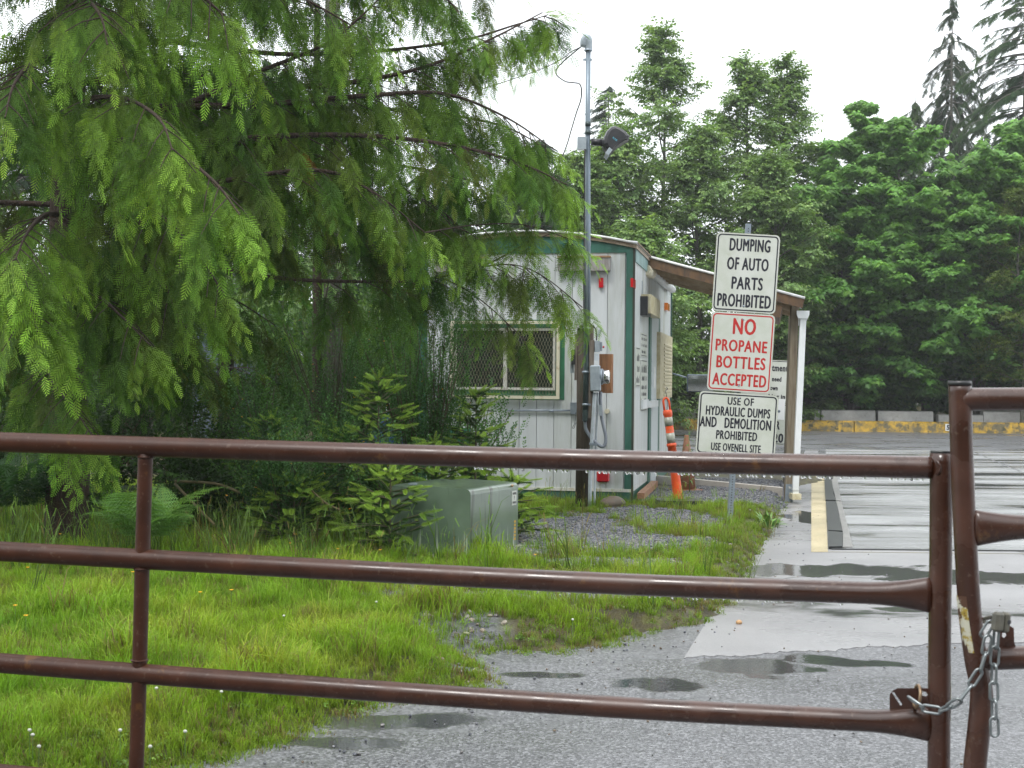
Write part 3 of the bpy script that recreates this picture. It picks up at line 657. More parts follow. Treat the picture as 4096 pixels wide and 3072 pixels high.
# scale deck: concrete panels with joints
dx0, dxw = 2.99, 3.25
deck = tag(bpy.data.objects.new('weighing_deck', None), None, None, None, 'structure'); COL.objects.link(deck)
yy = [yD+.03, 14.0, 16.6, 19.0, 21.4, 24.5, 27.8, yE]
for i in range(len(yy)-1):
    a, c = yy[i]+.012, yy[i+1]-.012
    flat('deck_panel', [(ln(dx0,yD,a), a), (ln(dx0+dxw,yD,a), a), (ln(dx0+dxw,yD,c), c), (ln(dx0,yD,c), c)], ZR+.012 - .002*(i % 2), .05, MT['deck'], deck)
flat('concrete_edge_strip', [(ln(dx0+dxw+.05,yD,yD), yD), (16, yD), (19, yE), (ln(dx0+dxw+.05,yD,yE), yE)], ZR+.006, .1, MT['deck'])
mb = MB(); mb.box((2.86+4.3, yD-.005, ZR-.02), (8.6, .035, .066)); mb.build('joint', MT['rubber'], deck)
mb = MB()
for y0, y1, a0, a1 in ((yD+.02, 13.35, .02, .10),(13.42, 15.75, .02, .09),(15.85, 21.0, .015, .06)):
    pass
# edging: rubber strips (wavy) and pale steel angle
def gp(px, py, z=ZR): return G(px, py, z)
segs = [([(3315,2199),(3314,2135)], [(3369,2197),(3371,2140)]), ([(3314,2132),(3307,2080),(3303,2014)], [(3370,2135),(3358,2085),(3352,2050),(3344,2014)]), ([(3302,2008),(3300,1970),(3297,1916),(3290,1880)], [(3343,2009),(3334,1985),(3330,1950),(3324,1916),(3315,1880)])]
for lft, rgt in segs:
    mb = MB(); A = [gp(*q) for q in lft]; B = [gp(*q) for q in rgt]
    poly = [(q.x, q.y) for q in A] + [(q.x, q.y) for q in reversed(B)]
    mb.prism(poly[::-1], ZR+.008, ZR+.03); o = mb.build('rubber_strip', MT['rubber'], deck)
mb = MB(); A = [gp(3371,2197), gp(3372,2140), gp(3354,2050), gp(3345,2012)]; B = [gp(3411,2196), gp(3366,2014)]
mb.prism([(q.x,q.y) for q in (B+A[::-1])], ZR+.006, ZR+.022); mb.build('edge_plate', MT['edgep'], deck)
mb = MB(); A = [gp(3345,2008), gp(3330,1950), gp(3325,1916), gp(3316,1880)]; B = [gp(3365,2009), gp(3349,1916), gp(3340,1880)]
mb.prism([(q.x,q.y) for q in (B+A[::-1])], ZR+.006, ZR+.022); mb.build('edge_plate', MT['edgep'], deck)
# yellow line
MT['fline'] = pmat('faded_line', (.36,.33,.25), .35, (.26,.255,.24), 4)
a0 = G(3245,2211,ZR); a1 = G(3312,2211,ZR)
flat('yellow_line', [(a0.x,a0.y),(a1.x,a1.y),(ln(a1.x,a1.y,24.5,.2243),24.5),(ln(a0.x,a0.y,24.5),24.5)], ZR+.009, .003, MT['line'])
flat('yellow_line', [(a1.x+.004,a1.y),(a1.x+5,a1.y-.02),(a1.x+5,a1.y+.01),(a1.x+.004,a1.y+.025)], ZR+.009, .003, MT['fline'])

# ------------------------------------------------------------------ shed (site office)
TH = math.atan(1056/F)
U = Vector((math.sin(TH), math.cos(TH), 0)); VL = Vector((-math.cos(TH), math.sin(TH), 0)); ZV = Vector((0,0,1))
C0 = P(2524, 2008, 15.7); C0.z = 0.0
SHW, SHL = 2.49, 5.6
def SP(u, v, z): return C0 + U*u + VL*v + ZV*z          # u along the side, v leftwards along the end wall
def EP(px, py, out_=0.0):                                   # pixel -> (v,z) on end wall plane moved out by out_
    d = MC @ Vector(((px-2048)/F, (1536-py)/F, -1)); n = -U; o = Vector((0,0,CAMZ)); q = C0 - U*out_
    t = (q-o).dot(n)/d.dot(n); w = o + d*t; return ((w-C0).dot(VL), w.z)
def SPX(px, py, out_=0.0):                                  # pixel -> (u,z) on side wall plane
    d = MC @ Vector(((px-2048)/F, (1536-py)/F, -1)); n = -VL; o = Vector((0,0,CAMZ)); q = C0 - VL*out_
    t = (q-o).dot(n)/d.dot(n); w = o + d*t; return ((w-C0).dot(U), w.z)
shed = thing('site_office', C0, 'white portable office shed with green trim, grilled window and curved roof', 'shed')
def eb(name, v0, v1, z0, z1, out0, out1, mat, parent=None, lab=None):
    """box on the end wall: v range, z range, from out0 to out1 in front of the wall"""
    mb = MB(); mb.obox(SP(-out0, v0, z0), VL*(v1-v0), -U*(out1-out0), ZV*(z1-z0)); o = mb.build(name, mat, parent or shed)
    if lab: o['label'] = lab
    return o
def sb(name, u0, u1, z0, z1, out0, out1, mat, parent=None, lab=None):
    mb = MB(); mb.obox(SP(u0, -out0, z0), U*(u1-u0), -VL*(out1-out0), ZV*(z1-z0)); o = mb.build(name, mat, parent or shed)
    if lab: o['label'] = lab
    return o
def px_e(name, x0, y0, x1, y1, o0, o1, mat, parent=None, lab=None):
    a = EP(x0, y1, o1); b = EP(x1, y0, o1); return eb(name, min(a[0],b[0]), max(a[0],b[0]), min(a[1],b[1]), max(a[1],b[1]), o0, o1, mat, parent, lab)
def px_s(name, x0, y0, x1, y1, o0, o1, mat, parent=None, lab=None):
    a = SPX(x0, (y0+y1)/2, o1); b = SPX(x1, (y0+y1)/2, o1); c = SPX((x0+x1)/2, y0, o1); d = SPX((x0+x1)/2, y1, o1)
    return sb(name, min(a[0],b[0]), max(a[0],b[0]), d[1], c[1], o0, o1, mat, parent, lab)
ZE = 2.93                                                    # eaves at the corner
arch = lambda v: ZE + .145*(1-((v-SHW/2)/(SHW/2))**2)
ZF = EP(2400, 1012)[1]                                       # bottom of the fascia
ZB = .105                                                    # bottom edge of siding
# body core
mb = MB(); n = 24
pr = [(SHW*i/n, arch(SHW*i/n)-.03) for i in range(n+1)]
vs = []; 
for u in (.02, SHL-.02):
    vs += [SP(u, .02, .05), SP(u, SHW-.02, .05)] + [SP(u, min(max(v,.02),SHW-.02), z) for v, z in reversed(pr)]
k = len(vs)//2; mb.add(vs, [tuple(range(k-1,-1,-1)), tuple(range(k, 2*k))] + [(i,(i+1) % k,k+(i+1) % k,k+i) for i in range(k)])
mb.build('wall_core', MT['siding'], shed)
# siding boards on the end wall
w = .203; v = .09
while v < SHW-.02:
    v1 = min(v+w-.006, SHW-.006)
    o = eb('siding_board', v, v1, ZB+.035, ZF+.05, -.01, .012+.002*random.random(), MT['siding2'] if (v < .25 or random.random() < .3) else MT['siding'])
    v += w
eb('drip_rail', .0, SHW, ZB, ZB+.035, .0, .03, MT['frame'])
eb('skirt_board', .005, SHW-.005, -.13, ZB, -.01, .018, MT['green'])
mb = MB(); mb.obox(SP(.1, -.004, -.25), U*(SHL-.2), VL*.02, ZV*.36); mb.build('skirt_board', MT['green'], shed)
# side wall: vertical grooved siding in one piece
mb = MB(); u = .012
while u < SHL-.05:
    mb.obox(SP(u, .008, ZB), U*.196, -VL*(.020), ZV*(ZE-.19-ZB)); u += .203
o = mb.build('side_siding', MT['siding2'], shed)
mb = MB(); u = .012
while u < SHL-.05:
    mb.obox(SP(u, SHW-.008, ZB), U*.196, VL*(.020), ZV*(ZE-.1-ZB)); u += .203
mb.build('side_siding', MT['siding'], shed)
mb = MB(); mb.obox(SP(SHL-.02, 0, ZB), VL*SHW, U*.02, ZV*(ZE-ZB)); mb.build('back_wall', MT['siding'], shed)
# fascia on the end wall following the arch
mb = MB(); vs = []; fs = []
for i in range(n+1):
    v = SHW*i/n
    for o_ in (0.0, .026): vs += [SP(-o_, v, ZF), SP(-o_, v, arch(v)-.035)]
for i in range(n):
    a = i*4; b = a+4; fs += [(a+2,a+3,b+3,b+2),(a+3,a+1,b+1,b+3),(a,a+2,b+2,b)]
mb.add(vs, fs + [(0,1,3,2)] + [(n*4+2, n*4+3, n*4+1, n*4)]); mb.build('fascia', MT['green'], shed)
# corner trims
eb('corner_trim', -.022, .075, -.02, ZF-.002, .0, .028, MT['green'])
eb('corner_trim', SHW-.08, SHW+.02, -.02, ZF-.002, .0, .028, MT['green'])
sb('corner_strip', -.03, .012, -.05, ZE-.02, .0, .024, MT['darkstrip'])
sb('corner_strip', SHL-.06, SHL, -.0, ZE-.10, .02, .03, MT['green'])
sb('corner_strip', SHL-.0, SHL+.03, -.0, ZE-.10, -.02, .028, MT['darkstrip'])
# side fascia
sb('side_fascia', .012, SHL, ZE-.19, ZE-.035, .0, .03, MT['palegreen'])
# roof sheet: arched slab, pale metal, with rusty drip edge
def archslab(name, z0, z1, u0, u1, ex, mat):
    mb = MB(); vs = []; m_ = n+2; prof = [(-ex, arch(0)-.012)] + [(SHW*i/n, arch(SHW*i/n)) for i in range(n+1)] + [(SHW+ex, arch(SHW)-.012)]
    for u in (u0, u1): vs += [SP(u, v, z+z0) for v, z in prof] + [SP(u, v, z+z1) for v, z in prof]
    k = len(prof); fs = []
    for i in range(k-1): fs += [(i,i+1,k+i+1,k+i), (2*k+i+1,2*k+i,3*k+i,3*k+i+1), (k+i,k+i+1,3*k+i+1,3*k+i), (i+1,i,2*k+i,2*k+i+1)]
    fs += [(0,k,3*k,2*k), (k-1,3*k-1,4*k-1,2*k-1)]; mb.add(vs, fs); mb.build(name, mat, shed)
archslab('drip_edge', -.038, .006, -.05, SHL+.04, .045, MT['rustdrip'])
archslab('roof', .0062, .024, -.06, SHL+.05, .055, MT['roofw'])
mb = MB(); mb.tube([SP(-.065, -.055+ (SHW+.11)*i/n, (arch(min(max(-.055+(SHW+.11)*i/n,0),SHW)))+.018) for i in range(n+1)], .014, 8); mb.build('edge_trim', MT['trimw'], shed)
mb = MB(); mb.tube([SP(-.06,-.055,arch(0)+.012), SP(SHL+.05,-.055,arch(0)+.012)], .012, 8); mb.build('edge_trim', MT['rustdrip'], shed)
# steel shutter boxes over the windows
for i_, (x0, y0, x1, y1) in enumerate(((2231,1030,2439,1083),(1741,1033,1937,1087))):
    o = px_e('shutter_box', x0, y0, x1, y1, .014, .10, MT['valance']); a = EP(x0, y0, .1); b = EP(x1, y0, .1)
    eb('box_lid', min(a[0],b[0])-.005, max(a[0],b[0])+.005, a[1]-.004, a[1]+.018, .014, .11, MT['rusttop'], o)
# window
wn = thing('dummy', C0, None, None); bpy.data.objects.remove(wn)
win = px_e('window', 1796, 1279, 2260, 1594, .0, .018, MT['green2'])
def fr4(name, x0, y0, x1, y1, t, o0, o1, mat, parent):
    a = EP(x0, y1, o1); b = EP(x1, y0, o1); v1, v0 = max(a[0],b[0]), min(a[0],b[0]); z0, z1 = a[1], b[1]; mb = MB()
    for (p, q, r, s) in ((v0,v1,z0,z0+t),(v0,v1,z1-t,z1),(v0,v0+t,z0+t,z1-t),(v1-t,v1,z0+t,z1-t)): mb.obox(SP(-o0,p,r), VL*(q-p), -U*(o1-o0), ZV*(s-r))
    return mb.build(name, mat, parent), (v0, v1, z0, z1)
px_e('pane', 1818, 1316, 2216, 1552, .018, .022, MT['glass'], win)
fr4('sash', 1815, 1313, 2222, 1557, .028, .018, .045, MT['frame'], win)
px_e('mullion', 2012, 1316, 2029, 1553, .022, .05, MT['frame'], win)
gf, (gv0, gv1, gz0, gz1) = fr4('grille_frame', 1798, 1283, 2239, 1592, .036, .05, .088, MT['cream'], win)
mb = MB(); dv, dz = .0362, .087; S_ = dz/dv; a0_, a1_, b0_, b1_ = gv0+.03, gv1-.03, gz0+.03, gz1-.03
import itertools
for sg in (1, -1):
    c = -60
    while c < 60:
        # line z = b0 + sg*S*(v - a0 - c*dv)
        pts = []
        vA = a0_ + c*dv
        for zz in (b0_, b1_):
            v_ = vA + sg*(zz-b0_)/S_; pts.append((v_, zz))
        (va, za), (vb, zb) = pts
        if va > vb: va, za, vb, zb = vb, zb, va, za
        lo, hi = max(va, a0_), min(vb, a1_)
        if hi - lo > .002:
            f = lambda x: za + (zb-za)*(x-va)/(vb-va)
            p, q = SP(-.066-.002*sg, lo, f(lo)), SP(-.066-.002*sg, hi, f(hi)); mb.tube([p, q], .0012, 4, False)
        c += 1
o = mb.build('wire_mesh', pmat('dull_mesh_wire', (.34,.33,.25), .5, (.25,.2,.12), 9), win); o['kind'] = 'stuff'
# small fittings
px_e('marker_lamp', 2395, 1111, 2413, 1150, .014, .05, MT['red'])
px_s('marker_lamp', 2532, 1116, 2543, 1152, .012, .04, MT['red'])
px_s('marker_lamp', 2670, 1214, 2679, 1243, .012, .06, MT['orange_lens'], lab='orange marker lamp near the far corner of the side wall')
mb = MB(); a = EP(2386,1928,.06); b = EP(2438,1886,.06)
mb.box(SP(-.04, (a[0]+b[0])/2, (a[1]+b[1])/2), (abs(b[0]-a[0]), .06, b[1]-a[1]), Matrix.Rotation(TH, 3, 'Z').transposed(), .015); o = mb.build('tail_lamp', MT['red'], shed)
px_e('wall_panel', 1790, 1712, 1880, 1790, .014, .03, MT['teal'], lab='teal panel low on the end wall')
# conduit along the end wall
a = EP(2020,1642,.04); b = EP(2285,1642,.04); mb = MB(); mb.tube([SP(-.04,a[0],a[1]), SP(-.04,b[0],b[1])], .011, 8); mb.tube([SP(-.04,(a[0]+b[0]*2)/3,a[1]-.0), SP(-.04,(a[0]+b[0]*2)/3-.05,a[1])], .015, 8); mb.build('conduit', MT['galv'], shed)
px_e('junction_box', 2281, 1610, 2304, 1656, .014, .07, MT['galv'])
a = EP(2428,1645,.05); mb = MB(); mb.tube([SP(-.012,a[0],a[1]), SP(-.08,a[0]+.0,a[1])], .028, 10); mb.build('pipe_stub', MT['cream'], shed)
# door on the side
o = px_s('door_frame', 2597, 1258, 2638, 1990, .012, .03, MT['green'])
dr = px_s('door', 2605.5, 1268, 2632, 1985, .03, .036, MT['doorw'], o)
px_s('door_handle', 2606, 1603, 2634, 1628, .036, .10, MT['white'], dr)
px_s('notice', 2617, 1467, 2622, 1553, .036, .039, MT['paper'], dr)
px_s('wall_lamp', 2603, 1190, 2641, 1263, .012, .13, MT['louvre'])
px_s('lamp_back', 2590, 1189, 2603.5, 1265, .012, .10, MT['black'])
px_s('vent', 2568, 1124, 2572, 1186, .012, .016, MT['greybox'])
# louvred window guard, hinged out
gpn = px_s('window_guard', 2641, 1338, 2689, 1592, .012, .085, MT['louvre'])
a = SPX(2658, 1366, .09); b = SPX(2686, 1580, .09)
for i in range(15):
    z = a[1] + (b[1]-a[1])*(i+.5)/15; mb = MB(); mb.obox(SP(a[0], -.085, z-.02), U*(b[0]-a[0]), -VL*.012+ZV*-.012, ZV*.022); mb.build('slat', MT['louvre'], gpn)
px_s('guard_frame', 2633, 1330, 2643, 1600, .012, .05, MT['green'])
# little wall signs on the side (too steep to read)
def wallsign(x0, y0, x1, y1, rows):
    s = px_s('notice_sign', x0, y0, x1, y1, .012, .022, MT['signw']); a = SPX(x0+2, y0, .024); b = SPX(x1-2, y1, .024); c = SPX(x0+2, (y0+y1)/2, .024); d = SPX(x1-2, (y0+y1)/2, .024)
    mb = MB(); u0, u1 = c[0]+.005, d[0]-.005; H = a[1]-b[1]
    for z_ in (a[1]-.012, b[1]+.004): mb.obox(SP(u0, -.0225, z_), U*(u1-u0), -VL*.0012, ZV*.010)
    for (f0, f1, seed) in rows:
        random.seed(seed); u = u0 + .02
        while u < u1-.03:
            z1 = a[1]-f0*H; z0 = a[1]-f1*H; wd = rnd(.012,.03)
            if random.random() < .8: mb.obox(SP(u, -.0225, z0), U*wd, -VL*.001, ZV*(z1-z0)*rnd(.6,1))
            u += wd + rnd(.012,.03)
    mb.build('lettering', MT['ink'], s); return s, (u0, u1, b[1], a[1])
# ------------------------------------------------------------------ lettering
def text_mesh(name, txt, org, ex, ey, nrm, x0, x1, y0, y1, mat, parent, bold=.0):
    """one line of capitals as a thin mesh filling the box x0..x1, y0..y1 of a panel (metres along ex, ey)"""
    cu = bpy.data.curves.new(name, 'FONT'); cu.body = txt; cu.offset = bold; cu.space_character = 1.12; cu.fill_mode = 'BOTH'; cu.extrude = 0; cu.resolution_u = 3
    o = bpy.data.objects.new(name, cu); COL.objects.link(o); bpy.context.view_layer.update()
    me = bpy.data.meshes.new_from_object(o.evaluated_get(bpy.context.evaluated_depsgraph_get())); COL.objects.unlink(o); bpy.data.objects.remove(o)
    k = len(me.vertices); c = np.empty(k*3, np.float32); me.vertices.foreach_get('co', c); c = c.reshape(-1, 3)
    mn, mx = c[:, :2].min(0), c[:, :2].max(0)
    u = x0 + (c[:,0]-mn[0])/(mx[0]-mn[0])*(x1-x0); v = y0 + (c[:,1]-mn[1])/(mx[1]-mn[1])*(y1-y0)
    off = worigin(parent); base = np.array(org - off)
    dl_ = (y1-y0)*.036; cps = [(0,0,.0022),(dl_,0,.0020),(-dl_,0,.0018),(0,dl_*.7,.0016),(0,-dl_*.7,.0014)]
    vs_ = []; fs_ = []; pf = [tuple(p.vertices) for p in me.polygons]
    for du, dv_, dz_ in cps:
        w = base + (u+du)[:,None]*np.array(ex) + (v+dv_)[:,None]*np.array(ey) + np.array(nrm)*dz_; b_ = len(vs_); vs_ += [tuple(q) for q in w]; fs_ += [tuple(i+b_ for i in f) for f in pf]
    m2 = bpy.data.meshes.new('lettering'); m2.from_pydata(vs_, [], fs_); m2.materials.append(mat); bpy.data.meshes.remove(me)
    ob = bpy.data.objects.new('lettering', m2); COL.objects.link(ob); ob.parent = parent; return ob
    w = base + u[:,None]*np.array(ex) + v[:,None]*np.array(ey) + np.array(nrm)*.0022
    me.vertices.foreach_set('co', w.astype(np.float32).ravel()); me.materials.clear(); me.materials.append(mat); me.update()
    ob = bpy.data.objects.new('lettering', me); COL.objects.link(ob); ob.parent = parent; return ob
def rrect(w, h, r, k=5):
    pts = []
    for cx, cy, a0 in ((w/2-r,h/2-r,0),(-w/2+r,h/2-r,90),(-w/2+r,-h/2+r,180),(w/2-r,-h/2+r,270)):
        for i in range(k+1): a = math.radians(a0+90*i/k); pts.append((cx+r*math.cos(a), cy+r*math.sin(a)))
    return pts
def signpanel(parent, c, ex, ey, w, h, ink, border=.012, inset=.014, name='sign_panel'):
    nrm = ex.cross(ey).normalized()
    M = Matrix(((ex.x,ey.x,nrm.x,c.x),(ex.y,ey.y,nrm.y,c.y),(ex.z,ey.z,nrm.z,c.z),(0,0,0,1)))
    mb = MB(); mb.prism(rrect(w, h, .045), -.003, 0, M); s = mb.build(name, MT['signedge'], parent)
    mb = MB(); mb.prism(rrect(w-.006, h-.006, .042), 0, .0006, M); mb.build('sign_face', MT['signw'], s)
    A = rrect(w-2*inset, h-2*inset, .038); B = rrect(w-2*inset-2*border, h-2*inset-2*border, .028); mb = MB(); k = len(A)
    vs = [M @ Vector((x, y, .0014)) for x, y in A] + [M @ Vector((x, y, .0014)) for x, y in B]
    mb.add(vs, [(i, (i+1) % k, k+(i+1) % k, k+i) for i in range(k)]); mb.build('sign_border', ink, s)
    return s, nrm
Dg = 13.3
pb = P(2921, 2100, Dg); ptp = P(2997, 893, Dg+.02)
sp_ = thing('sign_post', (pb.x, pb.y, float(zground(pb.x, pb.y))), 'leaning steel post carrying three stacked white prohibition signs, in the grass', 'sign')
tilt = math.radians(-3.2)
ex = Vector((math.cos(tilt), -.06, math.sin(tilt))).normalized(); ey = Vector((-math.sin(tilt)*1.05, 0.0, math.cos(tilt))).normalized()
# perforated square post
pdv = (ptp-pb).normalized(); pr_ = Vector((1,0,0)); mb = MB(); back = Vector((0,.03,0))
b0 = pb - pdv*.2 + back; hgt = (ptp-pb).length + .2
mb.obox(b0 - Vector((.026,0,0)), Vector((.052,0,0)), Vector((0,.045,0)), pdv*hgt); mb.build('post', MT['galv'], sp_)
mb = MB(); k = 0
while k*.0508*.5 < hgt-.06:
    c = b0 + pdv*(.03+k*.0254); mb.obox(c - Vector((.005,.0012,.004)), Vector((.010,0,0)), Vector((0,.001,0)), pdv*.009); k += 1
o = mb.build('post_hole', MT['black'], sp_); o['kind'] = 'stuff'
INK, RED = MT['ink'], MT['inkred']
def sgn(cx, cy, w, h, ink, lines, edges):
    c = P(cx, cy, Dg-.02); s, nrm = signpanel(sp_, c, ex, ey, w, h, ink)
    for (t, x0, x1, y0, y1) in lines:   # in fractions of the panel: x from left, y from top
        text_mesh('t', t, c, ex, ey, nrm, -w/2 + x0*w, -w/2 + x1*w, h/2 - y1*h, h/2 - y0*h, ink, s)
    for f in (.42, -.42): mb = MB(); q = c + ey*h*f; mb.sphere(q+nrm*.003, .010, 8, 5, (1,.5,1)); mb.build('bolt', MT['galv'], s)
    return s
sgn(2984, 1092, .61, .762, INK, [('DUMPING',.22,.85,.07,.225),('OF AUTO',.20,.84,.31,.465),('PARTS',.29,.77,.555,.71),('PROHIBITED',.085,.915,.775,.935)], 0)
sgn(2964, 1410, .61, .762, RED, [('NO',.355,.70,.07,.27),('PROPANE',.10,.90,.345,.49),('BOTTLES',.13,.89,.555,.705),('ACCEPTED',.085,.92,.775,.925)], 0)
sgn(2948, 1699, .762, .61, INK, [('USE OF',.365,.69,.07,.19),('HYDRAULIC DUMPS',.10,.905,.225,.37),('AND   DEMOLITION',.035,.925,.40,.56),('PROHIBITED',.25,.76,.605,.74),('USE OVENELL SITE',.195,.815,.805,.925)], 0)

# ------------------------------------------------------------------ second sign by the canopy
Dq = 20.0; q0 = P(3052, 1935, Dq); s2 = thing('weighing_sign', (q0.x, q0.y, ZR), 'two white notice signs on a short post behind the wooden canopy post', 'sign')
exq = Vector((.995,-.03,-.045)).normalized(); eyq = Vector((.05,0,1)).normalized()
mb = MB(); mb.obox(Vector((q0.x-.02, q0.y+.02, ZR)), Vector((.04,0,0)), Vector((0,.04,0)), Vector((.10,0,1.75))); mb.build('post', MT['galv'], s2)
cA = P(3053, 1523, Dq); sA, nr = signpanel(s2, cA, exq, eyq, .762, .62, INK, .010, .012)
for t, a, b, y0, y1 in (('artment',.55,.955,.13,.26),('s need',.60,.84,.39,.50),('hown',.60,.78,.60,.71),('ghing in',.56,.93,.80,.93)):
    text_mesh('t', t, cA, exq, eyq, nr, -.381+a*.762, -.381+b*.762, .31-y1*.62, .31-y0*.62, INK, sA, .015)
cB = P(3045, 1694, Dq); sB, nr = signpanel(s2, cB, exq, eyq, .762, .60, INK, .010, .012)
for t, a, b, y0, y1 in (('R',.78,.85,.42,.62),('20',.74,.93,.72,.94)):
    text_mesh('t', t, cB, exq, eyq, nr, -.381+a*.762, -.381+b*.762, .30-y1*.60, .30-y0*.60, INK, sB, .015)
mb = MB(); c = cB + nr*.004 + exq*.245 + eyq*.22; mb.obox(c - exq*.08 - eyq*.15, exq*.16, eyq*.30, nr*.001); tag(mb.build('taped_paper', MT['paper'], sB))
mb = MB(); mb.sphere(c+nr*.002-eyq*.03, .022, 10, 3, (1,.05,1)); mb.build('round_emblem', MT['bluegrey'], sB)

# wall signs
wallsign(2544, 1390, 2561, 1546, [(.14,.34,1),(.44,.62,2),(.72,.90,3)])
wallsign(2564, 1334, 2589, 1428, [(.14,.28,4),(.42,.56,5),(.72,.86,6)])
s, (u0,u1,z0,z1) = wallsign(2564, 1440, 2589, 1641, [(.08,.24,7),(.30,.40,8),(.48,.57,9),(.62,.70,10),(.75,.83,11)])
a = SPX(2566, 1600, .03); b = SPX(2588, 1632, .03); sb('door_bell_box', a[0], b[0], b[1], a[1], .022, .05, MT['white'])

# ------------------------------------------------------------------ canopy from the side wall
cn = thing('entrance_canopy', SP(1.9, -1.2, 0), 'sloping timber lean-to canopy with wooden post and white downspout beside the office shed', 'canopy')
Dn = 17.5
cu0, cz0 = SPX(2593, 1030, .03); T0 = SP(cu0, -.03, cz0); T1 = P(3219, 1196, T0.y - (3219-2593)/315*math.sin(TH)*1.0)
CL = (T1-T0); n_c = CL.cross(U).normalized(); n_c = n_c if n_c.z > 0 else -n_c; CD = 2.2
mb = MB(); mb.obox(T0, CL, U*CD, n_c*.016); mb.build('roof_sheet', MT['roofw'], cn)
mb = MB(); mb.tube([T0+n_c*.012-U*.012, T1+n_c*.012-U*.012], .016, 8); mb.build('edge_trim', MT['trimw'], cn)
mb = MB(); mb.obox(T0 - n_c*.115 - U*.002, CL, U*.035, n_c*.113); mb.build('fascia_board', MT['darkwood'], cn)
mb = MB(); mb.obox(T0 - n_c*.022 + U*.036, CL*.985, U*(CD-.06), n_c*.020); mb.build('roof_deck', MT['ply'], cn)
for k in range(1, 6):
    mb = MB(); mb.obox(T0 - n_c*.15 + U*(.04+k*.40), CL*.97, U*.038, n_c*.127); mb.build('rafter', MT['ply'], cn)
mb = MB(); e_ = CL.normalized(); mb.obox(T1 - e_*.32 - n_c*.30 + U*.04, e_*.09, U*(CD-.1), n_c*.15); mb.build('beam', MT['darkwood'], cn)
pB = P(3151, 2018, 17.15); pT = P(3178, 1225, 17.15); pB.z = -.12
def cpost(off, nm='post'):
    mb = MB(); pd = pT - pB; w_ = .09; mb.obox(pB + off - Vector((w_/2, w_/2, 0)), Vector((w_,0,0)), Vector((0,w_,0)), pd); return mb.build(nm, MT['postwood'], cn)
cpost(Vector((0,0,0))); cpost(U*2.0)
mb = MB(); mb.obox(pB - Vector((.05,.052,.04)), Vector((.10,0,0)), Vector((0,.006,0)), Vector((.014,0,.27))); br = mb.build('post_bracket', MT['galv'], cn)
for z in (.09,.19): mb = MB(); c = pB + Vector((.006,-.07,z)); mb.tube([c, c-Vector((0,.018,0))], .017, 8); mb.build('bolt', MT['chrome'], br)
# gutter & downspout (white square pipe)
gb = P(3181, 1960, 17.0); gt = P(3212, 1268, 17.0)
mb = MB(); d_ = gt-gb; mb.obox(gb - Vector((.037,.03,0)), Vector((.074,0,0)), Vector((0,.06,0)), d_); mb.obox(gb - Vector((.03,.02,.07)), Vector((.07,0,0)), Vector((0,.05,0)), Vector((.0,0,.07)))
mb.build('downspout', MT['white'], cn)
mb = MB(); c = gt + Vector((0,0,.03)); prof = [(-.058,-.05),(.058,-.05),(.078,.0),(.078,.045),(-.078,.045),(-.078,.0)]
mb.prism(prof, -.06, 2.1, Matrix(((1,0,U.x,c.x),(0,0,U.y,c.y),(0,1,0,c.z),(0,0,0,1)))); mb.build('gutter', MT['white'], cn)
mb = MB(); c = P(3181, 1985, 17.0); mb.box(c, (.11,.2,.07)); mb.build('splash_block', MT['louvre'], cn)
# fluorescent fitting under the canopy, on the side wall
fl = MB(); a = SPX(2600, 1100, .10); b = SPX(2690, 1158, .10)
p0 = SP(a[0], -.09, 2.60); p1 = SP(b[0]+.0, -.09, 2.60)
lf0, lf1 = P(2607, 1093, T0.y+.25), P(2690, 1158, T0.y+3.3)
fl.tube([lf0, lf1], .055, 8, True); o = fl.build('strip_light', MT['white'], shed)
mb = MB(); c0_, c1_ = P(2583, 1080, T0.y-.1), P(2606, 1094, T0.y+.22); mb.tube([c0_, c1_], [.07,.075], 6); mb.build('light_bracket', MT['cream'], shed)

# ------------------------------------------------------------------ mirror on an arm
mr = thing('truck_mirror', P(2750, 1530, 21), 'wide rectangular convex mirror with teal frame on an arm, partly behind the signs', 'mirror')
a, b = P(2748, 1497, 21), P(2850, 1569, 21); cw = (a+b)/2; mb = MB(); mb.box(cw, (b.x-a.x, .05, a.z-b.z), None, .012); mb.build('frame', MT['bluegrey'], mr)
mb = MB(); W_, H_ = (b.x-a.x)-.03, (a.z-b.z)-.03; vs = []; nn_ = 8
for j in range(nn_+1):
    for i in range(nn_+1):
        x, z = (i/nn_-.5), (j/nn_-.5); vs.append(cw + Vector((x*W_, -.028-.012*(1-(x*x+z*z)*2.), z*H_)))
mb.add(vs, [(j*(nn_+1)+i, j*(nn_+1)+i+1, (j+1)*(nn_+1)+i+1, (j+1)*(nn_+1)+i) for j in range(nn_) for i in range(nn_)], True); mb.build('glass', MT['mirror'], mr)
mb = MB(); mb.tube([SP(SHL,.0,P(2689,1490,21).z), P(2748,1511,21)], .012, 8); mb.build('arm', MT['galv'], mr)

